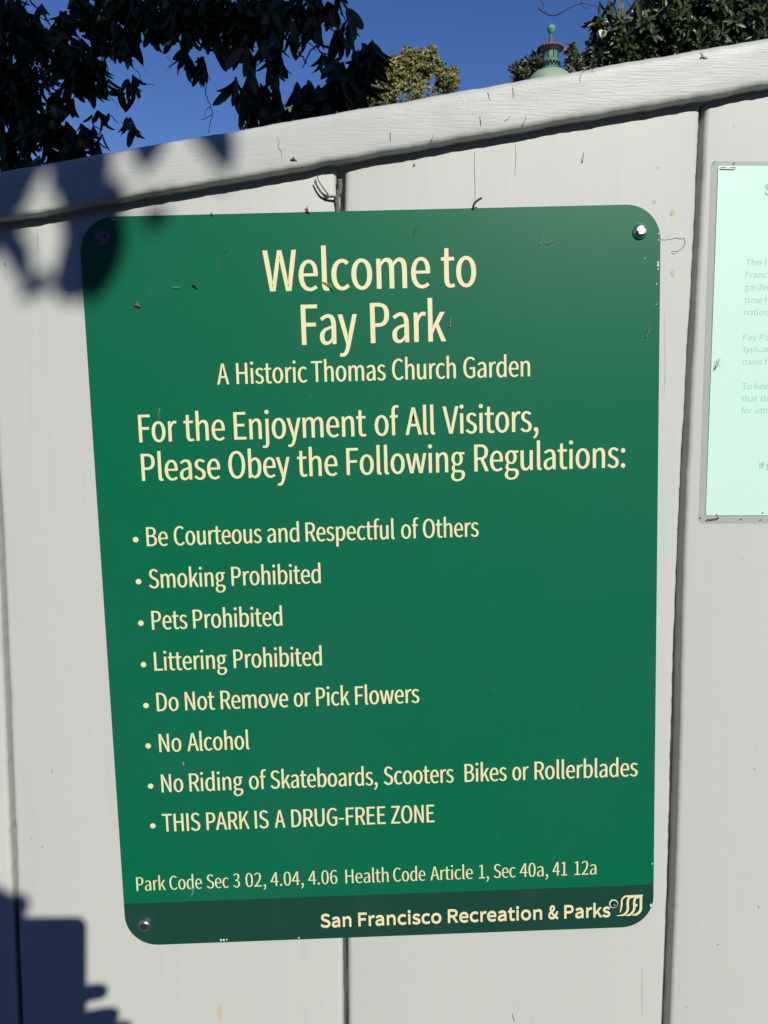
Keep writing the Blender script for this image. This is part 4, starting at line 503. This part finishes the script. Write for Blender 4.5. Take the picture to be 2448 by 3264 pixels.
# the big tree leaning over the fence: trunk and limbs behind it, added shading crown over the viewpoint
tx, ty, _ = D['trunk']
tree = empty('overhanging_tree', (tx - .1, ty + .1, 0)); TO = (tx - .1, ty + .1, 0)
tag(tree, 'dark shaded broadleaf tree drooping over the fence at the upper left', 'tree')
V, F = tube(spline([(tx - .1, ty + .1, 0), (tx - .06, ty, 1.3), (tx, ty, 2.6), (tx + .2, ty - .2, 3.7), (tx + .3, ty - .3, 4.6)], 5), [.17 - .004 * i for i in range(21)], 12); obj('trunk', V, F, M['bark'], tree, True, TO)
for pts, r0 in (([(tx + .15, ty - .1, 3.3), (-.7, 1.7, 4.2), (.1, .3, 4.3), (.35, -.9, 3.7), (.45, -1.6, 2.85)], .07), ([(tx, ty, 2.9), (-1.1, 2.9, 3.3), (-.5, 2.5, 3.35), (.2, 2.3, 3.3)], .035), ([(tx + .2, ty - .2, 3.8), (-.9, .6, 4.9), (-.4, -1, 5.2)], .06), ([(tx - .02, ty, 2.1), (-1.5, 2.8, 2.5), (-1.2, 2.75, 2.75)], .025)):
    P = spline(pts, 6); N = len(P); V, F = tube(P, [r0 * (1 - .75 * i / N) for i in range(N)], 9); obj('limb', V, F, M['bark'], tree, True, TO)
protoA = leaf_proto(.34, .25, .2); lowA = leaf_proto(.42, .2, .2, 'low')
variants = []
for k, (w, fo, cu) in enumerate(((.30, .3, .12), (.36, .2, .25), (.33, .35, .35), (.27, .2, .05))):
    Vp, Fp = leaf_proto(w, fo, cu); me = bpy.data.meshes.new('leaf'); me.from_pydata([tuple(v) for v in Vp], [], [tuple(int(i) for i in f) for f in Fp]); me.materials.append(M['leafdark']); me.polygons.foreach_set('use_smooth', [True] * len(Fp)); variants.append(me)
single = []; stuff = []
for grp, L in (('left', .068), ('top', .070), ('right', .090), ('tip', .055)):
    for b in D['dark'][grp]:
        nW = max(1, round(b[5] / (3.6 if b[5] < 50 else 2.0))); cen = inball(b, nW)
        ax = np.tile([0, 0, -1.0], (nW, 1)) + RNG.normal(0, .33 if grp == 'left' else .2, (nW, 3))
        if grp == 'tip': ax = np.tile([0, 0, -1.0], (nW, 1)) + RNG.normal(0, .2, (nW, 3))
        res = whorls(cen, ax, 4.5, .5 if grp == 'left' else .36, L)
        (single if b[5] <= 18 else stuff).append(res)
def cat(L): return [np.concatenate([a[i] for a in L]) for i in range(4)]
Ps, Ds, Ns, Ls = cat(single)
print('single leaves', len(Ps))
order = np.argsort(-Ls)
keep, rest = order[:285], order[285:]
Rm = frames(Ds, Ns)
for i in keep:
    o = bpy.data.objects.new('leaf', variants[int(i) % 4]); C.objects.link(o); o.parent = tree
    m = Matrix(Rm[i].tolist()).to_4x4() @ Matrix.Scale(float(Ls[i]), 4); m.translation = Vector(Ps[i].tolist()) - Vector(TO); o.matrix_local = m
if len(rest): stuff.append((Ps[rest], Ds[rest], Ns[rest], Ls[rest]))
# hidden core and an added unseen canopy, shaped along the sun to shade it
n = 5200
base = np.stack([RNG.uniform(-2.1, .32, n), RNG.uniform(1.95, 3.3, n), RNG.uniform(1.75, 3.15, n)], 1) + np.array(SUN)[None] * RNG.uniform(2.5, 4.6, (n, 1))
can = (base - np.array([0, 0, 0]), RNG.normal(0, 1, (n, 3)) + [0, 0, -.5], np.tile(np.array(SUN), (n, 1)) + RNG.normal(0, .5, (n, 3)), RNG.uniform(.11, .17, n))
for b in [(-2.1, 2.9, 3.0, .5, .8, 90), (-2.5, 3.0, 2.2, .5, .6, 60), (-2.7, 3.2, 3.6, .8, .8, 120), (-1.6, 2.6, 4.2, .9, .5, 130), (-.4, 2.2, 4.1, .9, .4, 120), (-2.3, 1.6, 4.3, .8, .5, 90), (-3.1, 3.4, 2.9, .6, .9, 80)]:
    cen = inball(b, b[5]); stuff.append(whorls(cen, np.tile([0, 0, -1.0], (b[5], 1)) + RNG.normal(0, .4, (b[5], 3)), 5, .55, .11))
Pc, Dc, Nc, Lc = cat(stuff)
me = mass_mesh('crown', Pc - np.array(TO), Dc, Nc, Lc, protoA); o = link('crown', me, M['leafdark'], tree, True); tag(o, kind='stuff')
me = mass_mesh('upper_canopy', can[0] - np.array(TO), can[1], can[2], can[3], lowA); o = link('upper_canopy', me, M['leafdark'], tree); tag(o, kind='stuff')
# drooping sprig behind the viewpoint whose leaves shade the fence's top left
P = []; Dr = []; Nn = []; Ln = []; Wl = []
Pv, Fp = leaf_proto(1, .1, .0); VV = []; FF = []
for cx, cz, ax, az, bx, bz, w in [list(q) for q in D['shade']] + [[v + random.uniform(-.0025, .0025) for v in q[:6]] + [q[6]] for q in D['shade']]:
    w *= 1.25; t = random.uniform(1.95, 2.2); off = SUN * t; a = Vector((ax, 0, az)) + off; b = Vector((bx, 0, bz)) + off; d = b - a; L = d.length; d.normalize()
    s = Vector((d.z, 0, -d.x)); o0 = len(VV)
    for v in Pv: VV.append(tuple(a + d * (v[1] * L) + s * (v[0] * w) + Vector((0, v[2] * w + .01 * math.sin(v[1] * 4), 0)) - Vector(TO)))
    FF += [tuple(int(i) + o0 for i in f) for f in Fp]
me = mesh('shading_sprig', VV, FF); o = link('shading_sprig', me, M['leafdark'], tree); tag(o, kind='stuff')
for pts, rad in D['twigs']:
    P = spline(pts, 5); N = len(P); V, F = tube([p + Vector((random.uniform(-1, 1), 0, random.uniform(-1, 1))) * rad * .8 for p in P], [rad * (1 - .6 * i / N) for i in range(N)], 6)
    obj('twig', V, F, M['twigdark'], tree, True, TO)

def far_tree(name, label, blobs, y, m, length, n_per, base, trunk_r, spread=.7, up=.7, cat_='tree', wproto=(.4, .25, .15), nleaf=6, hidden=()):
    root = empty(name, base); tag(root, label, cat_)
    W_ = []
    for b in list(blobs) + list(hidden):
        k = int(n_per * b[5]); cen = inball(b, k); ax = (cen - np.array(b[:3])); ax[:, 2] *= 1; ax = ax / (np.linalg.norm(ax, axis=1)[:, None] + 1e-6) + np.array([0, -.45, up]) + RNG.normal(0, .3, (k, 3))
        W_.append(whorls(cen, ax, nleaf, spread, length))
    P_, D_, N_, L_ = cat(W_)
    me = mass_mesh('crown', P_ - np.array(base), D_, N_, L_, leaf_proto(*wproto, 'low')); o = link('crown', me, m, root); tag(o, kind='stuff')
    zt = max(b[2] for b in blobs); xb = np.mean([b[0] for b in blobs])
    V, F = tube(spline([base, ((base[0] + xb) / 2, base[1], zt * .4), (xb, base[1], zt * .72), (xb + .05, base[1], zt * .97)], 5), [trunk_r * (1 - .055 * i) for i in range(16)], 10); obj('trunk', V, F, M['bark'], root, True, base)
    for b in list(blobs)[::2]:
        V, F = tube(spline([(xb, base[1], zt * .6), ((xb + b[0]) / 2, b[1] + .1, (zt * .6 + b[2]) / 2 + .1), (b[0], b[1], b[2])], 3), [trunk_r * .3 * (1 - .11 * i) for i in range(7)], 6); obj('limb', V, F, M['bark'], root, True, base)
    return root
far_tree('golden_tree', 'sunlit yellow green feathery tree beyond the middle of the fence', D['gold'], 12, M['leafgold'], .045, 330, (-.2, 12.3, 0), .16, .75, .9, wproto=(.5, .3, .15), nleaf=6,
         hidden=[(-.2, 12.2, 4.3, 1.4, .9, 1.2)])
mt = far_tree('magnolia_tree', 'glossy dark green magnolia with white blooms at the upper right', D['mag'], 7, M['leafmag'], .085, 75, (3.0, 7.4, 0), .13, .95, .6, wproto=(.42, .3, .2), nleaf=7,
         hidden=[(3.2, 7.5, 3.6, 1.2, .6, 2)])
for k, fl in enumerate(D['flowers']):
    parts = []; s = fl[3]
    for j in range(7):
        a = j * 2.4; d = Vector((math.cos(a) * .75, -.35 + .3 * math.sin(a), .75)); parts.append((lambda Vv, Ff: ([tuple(Vector(fl[:3]) + (Matrix(frames(np.array([d[:]]), np.array([[0, -1., .3]]))[0].tolist()) @ Vector(v)) * s) for v in Vv], [tuple(int(i) for i in f) for f in Ff]))(*leaf_proto(.6, .3, -.2)))
    obj('flower', *join(parts), M['flower'], mt, True, (3.0, 7.4, 0))
far_tree('small_tree', 'small leafy tree top just left of the copper dome', D['bush'][0], 13.2, M['leafbush'], .095, 70, (2.4, 13.4, 0), .05, .9, .6, nleaf=6, wproto=(.42, .3, .2))
far_tree('small_tree', 'small leafy tree top just right of the copper dome', D['bush'][1], 13.6, M['leafbush'], .095, 70, (3.4, 13.8, 0), .05, .9, .6, nleaf=6, wproto=(.42, .3, .2))

hg = empty('hedge', (0, -6.4, 0)); tag(hg, 'tall clipped dark hedge across the pavement behind the viewpoint', 'hedge')  # added out of view to block low sky and ground bounce
V, F = box(-9, 9, -6.9, -6.1, 0, 4.0); obj('dense_core', V, F, M['hedgecore'], hg, False, (0, -6.4, 0))
n = 20000; P_ = np.stack([RNG.uniform(-9.2, 9.2, n), -6.1 + RNG.uniform(-.05, .18, n), RNG.uniform(0.05, 4.15, n)], 1) - np.array([0, -6.4, 0])
me = mass_mesh('foliage', P_, RNG.normal(0, 1, (n, 3)), RNG.normal(0, .6, (n, 3)) + [0, 1, .5], RNG.uniform(.08, .14, n), leaf_proto(.6, .2, .2, 'low')); tag(link('foliage', me, M['leafdark'], hg), kind='stuff')

# ---------------------------------------------------------------- copper domed rotunda
fx, fy, fz, pm = D['fin']; GO = (fx, fy, 0)
rot = empty('rotunda', GO); tag(rot, 'garden rotunda with green copper dome and ball finial peeking over the fence', 'rotunda')
def px(r_px, dy_px): return (r_px * pm, -dy_px * pm * 1.06)
def lath(name, prof, m, parent, n=28, smooth=True):
    V, F = lathe([(max(a, .001), fz + b) for a, b in prof], n); return obj(name, V, F, m, parent, smooth)
fin = lath('finial', [px(r, d) for r, d in [(3, 22), (6, 26), (10, 38), (17, 49), (38, 51), (37.5, 56), (25, 62), (24.5, 64)]][::-1], M['browncopper'], rot)
fin_b = lath('finial_ball', [px(r, d) for r, d in [(3, 16), (7, 13), (11, 8), (12.8, 3), (13.8, 1.5), (13.8, -1), (12.4, -4), (9, -9.5), (3, -12.7), (.5, -13)]], M['copperball'], fin)
lath('finial_neck', [px(r, d) for r, d in [(4, 26), (6, 22), (3.5, 19), (4.5, 16)]], M['copper'], fin)
parts = []
for k in range(24):
    a = 2 * math.pi * k / 24; q = 37.5 * pm; V, F = lathe([(.022, -.018), (.026, 0), (.001, .01)], 8, 'z', (q * math.cos(a), q * math.sin(a), fz - 54 * pm * 1.06)); parts.append((V, F))
obj('scalloped_rim', *join(parts), M['browncopper'], fin, True)
drum = lath('lantern_drum', [px(r, d) for r, d in [(30, 124), (30, 119), (33, 117), (27.5, 113), (29, 107), (28, 99), (31, 96), (30, 93), (25, 91), (24.5, 75), (24.5, 63)]], M['copper'], rot)
parts = []
for k in range(18):
    a = 2 * math.pi * k / 18
    for hz, rr_, sz_ in ((102, 29.5, 3.2), (108, 29.8, 2.6)):
        a2 = a + (0 if hz == 102 else .17); c = Vector((rr_ * pm * math.cos(a2), rr_ * pm * math.sin(a2), fz - hz * pm * 1.06)); V, F = lathe([(sz_ * pm, -sz_ * pm), (sz_ * pm * 1.0, sz_ * pm)], 6, 'z', c); parts.append((V, F))
    V, F = box(-.006, .006, -.004, .004, fz - 90 * pm * 1.06, fz - 66 * pm * 1.06); V = [(24.6 * pm * math.cos(a) + x * -math.sin(a) + y * math.cos(a), 24.6 * pm * math.sin(a) + x * math.cos(a) + y * math.sin(a), z) for x, y, z in V]
    if k % 2 == 0: parts.append((V, F))
obj('pierced_openings', *join(parts), M['hole'], drum)
dm = [(30, 120), (44, 124), (56, 131), (66, 141), (75, 155), (82, 172), (88, 190), (100, 205), (140, 220), (210, 240), (300, 270), (380, 310), (400, 330)]
dm = [px(a, b) for a, b in dm]; dm = [(a, fz + b) for a, b in dm]
V, F = lathe(dm[::-1], 40); dome = obj('dome', V, F, M['dome'], rot, True)
zc = dm[-1][1]
obj('cornice', *lathe([(1.85, zc - .25), (1.95, zc - .05), (1.8, zc)], 40), M['stucco'], rot, False)
for k in range(8):
    a = 2 * math.pi * k / 8 + .2; V, F = lathe([(.16, .3), (.13, .5), (.12, zc - .4), (.16, zc - .25)], 16, 'z', (1.6 * math.cos(a), 1.6 * math.sin(a), 0)); obj('column', V, F, M['stucco'], rot, True)
obj('plinth', *lathe([(2.1, 0), (2.1, .15), (1.9, .15), (1.9, .3)], 40), M['stucco'], rot)

# ---------------------------------------------------------------- the person taking the picture (its shadow falls on the lower left boards)
def skin(name, chains, mat_, parent=None, sub=2, root=0):
    """chains: list of [(x,y,z,r)...]; a chain starting with an int joins to that vertex"""
    V = []; E = []; Rr = []
    for ch in chains:
        prev = None
        for q in ch:
            if isinstance(q, int): prev = q; continue
            V.append(q[:3]); Rr.append((q[3], q[4] if len(q) > 4 else q[3]))
            if prev is not None: E.append((prev, len(V) - 1))
            prev = len(V) - 1
    me = bpy.data.meshes.new(name); me.from_pydata(V, E, []); o = bpy.data.objects.new(name, me); C.objects.link(o)
    sm = o.modifiers.new('skin', 'SKIN')
    for i, r in enumerate(Rr): me.skin_vertices[0].data[i].radius = r; me.skin_vertices[0].data[i].use_root = (i == root)
    sm.use_smooth_shade = True; sm.branch_smoothing = .5
    sb = o.modifiers.new('sub', 'SUBSURF'); sb.levels = sub; sb.render_levels = sub
    me.materials.append(mat_)
    if parent: o.parent = parent
    return o
M['skin'] = mat('skin_tone', (.45, .27, .19), .5); M['hair'] = mat('brown_hair', (.04, .025, .015), .6)
M['shirt'] = mat('navy_jacket', (.02, .025, .045), .9, .2, bump=[(30, .4, .01, (1, 1, 1))]); M['jean'] = mat('dark_trousers', (.03, .035, .05), .9, .2)
M['phonebody'] = mat('grey_phone_case', (.15, .15, .16), .4); M['screen'] = mat('phone_screen', (.01, .01, .012), .1)
cam_p = Vector(D['cam']['pos'])
corner = cam_p + Vector((.018, -.006, .0175))        # top right corner of the phone as its holder sees it
pr, pu, pf = Vector((1, 0, 0)), Vector((0, .118, .993)), Vector((0, .993, -.118))
phone = empty('phone', corner - pr * .0335 - pu * .069 - pf * .008)
tag(phone, 'grey phone held upright in front of the photographer, its lens at the viewpoint', 'phone')
phone.matrix_world = Matrix((pr, pf, pu)).transposed().to_4x4() @ Matrix.Identity(4); phone.location = corner - pr * .0335 - pu * .069 - pf * .008
V, F = slab(rrect(.067, .138, .009, 5), .0035, -.0035); obj('case', V, F, M['phonebody'], phone)
V, F = slab(rrect(.060, .110, .002, 3), -.0037, -.0041); obj('screen', V, F, M['screen'], phone)
V, F = lathe([(.004, 0), (.004, -.0006), (.0035, -.0008)], 16, 'y', (.0215, .0036, .059)); obj('lens_ring', V, F, M['steel'], phone, True)
hx, hy, hz_ = .047, -1.15, 1.597
person = empty('person', (.05, -1.22, .05)); PO = Vector((.05, -1.22, .05))
tag(person, 'person in a navy jacket holding a phone, seen only as the shadow at lower left', 'person')
def sub(ch): return [[q if isinstance(q, int) else (q[0] - PO.x, q[1] - PO.y, q[2] - PO.z, *q[3:]) for q in c] for c in ch]
# palm and finger geometry of the left hand wrapped behind the phone
pc = phone.location
def ph(x, y, z): v = pc + pr * x + pf * y + pu * z; return (v.x, v.y, v.z)
palm = ph(-.050, .004, -.045)
body = [[(.05, -1.22, .95, .115, .085), (.05, -1.22, 1.10, .11, .08), (.05, -1.22, 1.27, .12, .085), (.05, -1.21, 1.37, .085, .065), (.05, -1.18, 1.445, .052), (.048, -1.165, 1.50, .05, .055), (hx, hy, 1.599, .070, .088), (hx, hy, 1.659, .068, .084)],
        [3, (-.12, -1.20, 1.36, .055), (-.20, -1.12, 1.22, .044), (-.235, -1.04, 1.12, .037), (-.19, -.92, 1.16, .033), (-.125, -.79, 1.205, .025), (ph(-.058, -.004, -.055)[0], ph(0, -.004, 0)[1] - .01, ph(0, 0, -.055)[2], .022, .03), (*ph(-.045, .006, -.048), .013, .026)],
        [3, (.22, -1.20, 1.36, .055), (.30, -1.22, 1.22, .045), (.33, -1.22, 1.08, .038), (.31, -1.12, .94, .030), (.30, -1.06, .86, .023), (.295, -1.03, .79, .018, .032)],
        [0, (-.03, -1.22, .88, .07, .07), (-.05, -1.21, .65, .080), (-.05, -1.22, .50, .058), (-.055, -1.23, .30, .052), (-.055, -1.25, .12, .036), (-.055, -1.22, .085, .038, .034), (-.06, -1.10, .075, .035, .022)],
        [0, (.13, -1.22, .88, .07, .07), (.15, -1.21, .65, .080), (.15, -1.22, .50, .058), (.155, -1.23, .30, .052), (.155, -1.25, .12, .036), (.155, -1.22, .085, .038, .034), (.16, -1.10, .075, .035, .022)]]
bo = skin('body', sub(body), M['skin'], person)
fing = []
tipz = [-.0664, -.0873, -.0993, -.112]; tipx = [.0201, .0302, .0413, .030]
for k in range(4):
    z1 = .069 + tipz[k]; x1 = .0335 + tipx[k]
    z0_ = z1 - .012 - k * .001
    fing.append([(*ph(-.040, .010, -.040 - .006 * k - .004), .009), (*ph(-.022, .0155, z0_ - .004), .0088), (*ph(.008, .0165, z0_), .0082), (*ph(x1 - .018, .013, z1 - .004), .0076), (*ph(x1 - .005, .006, z1), .0066)])
for k, f4 in enumerate(fing): skin('finger', sub([f4]), M['skin'], person, 2)
skin('thumb', sub([[(*ph(-.055, -.004, -.05), .012), (*ph(-.047, -.010, -.030), .0105), (*ph(-.034, -.012, -.012), .009), (*ph(-.024, -.011, .002), .0075)]]), M['skin'], person, 2)
for sx_ in (1,):   # the resting right hand
    for k, (dx, l) in enumerate(((-.024, .06), (-.008, .07), (.008, .066), (.022, .052))):
        skin('finger', sub([[(.295 + dx * .35, -1.028, .79, .009), (.295 + dx * .5, -1.02, .76, .009), (.295 + dx * .6, -1.025, .76 - l * .5, .008), (.295 + dx * .65, -1.035, .76 - l * .95, .0065)]]), M['skin'], person, 2)
    skin('thumb', sub([[(.27, -1.03, .81, .012), (.262, -1.005, .79, .010), (.262, -1.0, .765, .008)]]), M['skin'], person, 2)
skin('jacket', sub([[(.05, -1.22, .84, .19, .15), (.05, -1.22, 1.08, .175, .135), (.05, -1.22, 1.27, .175, .125), (.05, -1.21, 1.385, .15, .115), (.055, -1.19, 1.445, .082)],
      [3, (-.12, -1.20, 1.365, .075), (-.20, -1.12, 1.22, .060), (-.24, -1.04, 1.12, .052), (-.19, -.92, 1.16, .046), (-.145, -.83, 1.19, .038)],
      [3, (.22, -1.20, 1.365, .075), (.30, -1.22, 1.22, .060), (.335, -1.22, 1.08, .052), (.312, -1.12, .94, .042), (.305, -1.08, .89, .036)]]), M['shirt'], person)
skin('trousers', sub([[(.05, -1.22, 1.0, .15, .115), (.05, -1.22, .86, .175, .135)], [1, (-.045, -1.21, .78, .11), (-.05, -1.21, .50, .078), (-.055, -1.24, .17, .062)], [1, (.145, -1.21, .78, .11), (.15, -1.21, .50, .078), (.155, -1.24, .17, .062)]]), M['jean'], person)
skin('hair', sub([[(hx, hy - .035, 1.559, .075, .06), (hx, hy - .028, 1.629, .088, .085), (hx, hy + .005, 1.668, .074, .088)]]), M['hair'], person)
for s in (-1, 1):
    V, F = lathe([(.010, 0), (.013, .008), (.010, .014), (.001, .015)], 12, 'z', (hx + s * .03 - PO.x, hy + .078 - PO.y, 1.606 - .007 - PO.z)); obj('eye', V, F, M['hole'], person, True)
    V, F = tube([(hx + s * .068 - PO.x, hy - PO.y, 1.574 - PO.z), (hx + s * .082 - PO.x, hy - .004 - PO.y, 1.599 - PO.z), (hx + s * .07 - PO.x, hy - PO.y, 1.629 - PO.z)], [.008, .013, .008], 8); obj('ear', V, F, M['skin'], person, True)
    V, F = tube(spline([(.05 + s * .105 - PO.x, -1.29 - PO.y, .085 - PO.z), (.05 + s * .105 - PO.x, -1.2 - PO.y, .085 - PO.z), (.05 + s * .11 - PO.x, -1.10 - PO.y, .078 - PO.z), (.05 + s * .11 - PO.x, -1.05 - PO.y, .07 - PO.z)], 3), [.02, .034, .036, .035, .035, .036, .036, .034, .028, .015], 12); obj('shoe', V, F, M['hair'], person, True)
V, F = tube([(hx - PO.x, hy + .075 - PO.y, 1.614 - PO.z), (hx - PO.x, hy + .094 - PO.y, 1.584 - PO.z), (hx - PO.x, hy + .08 - PO.y, 1.571 - PO.z)], [.007, .012, .009], 8); obj('nose', V, F, M['skin'], person, True)
V, F = tube([(hx - .022 - PO.x, hy + .073 - PO.y, 1.552 - PO.z), (hx - PO.x, hy + .08 - PO.y, 1.554 - PO.z), (hx + .022 - PO.x, hy + .073 - PO.y, 1.552 - PO.z)], [.004, .007, .004], 8); obj('mouth', V, F, M['rust'], person, True)
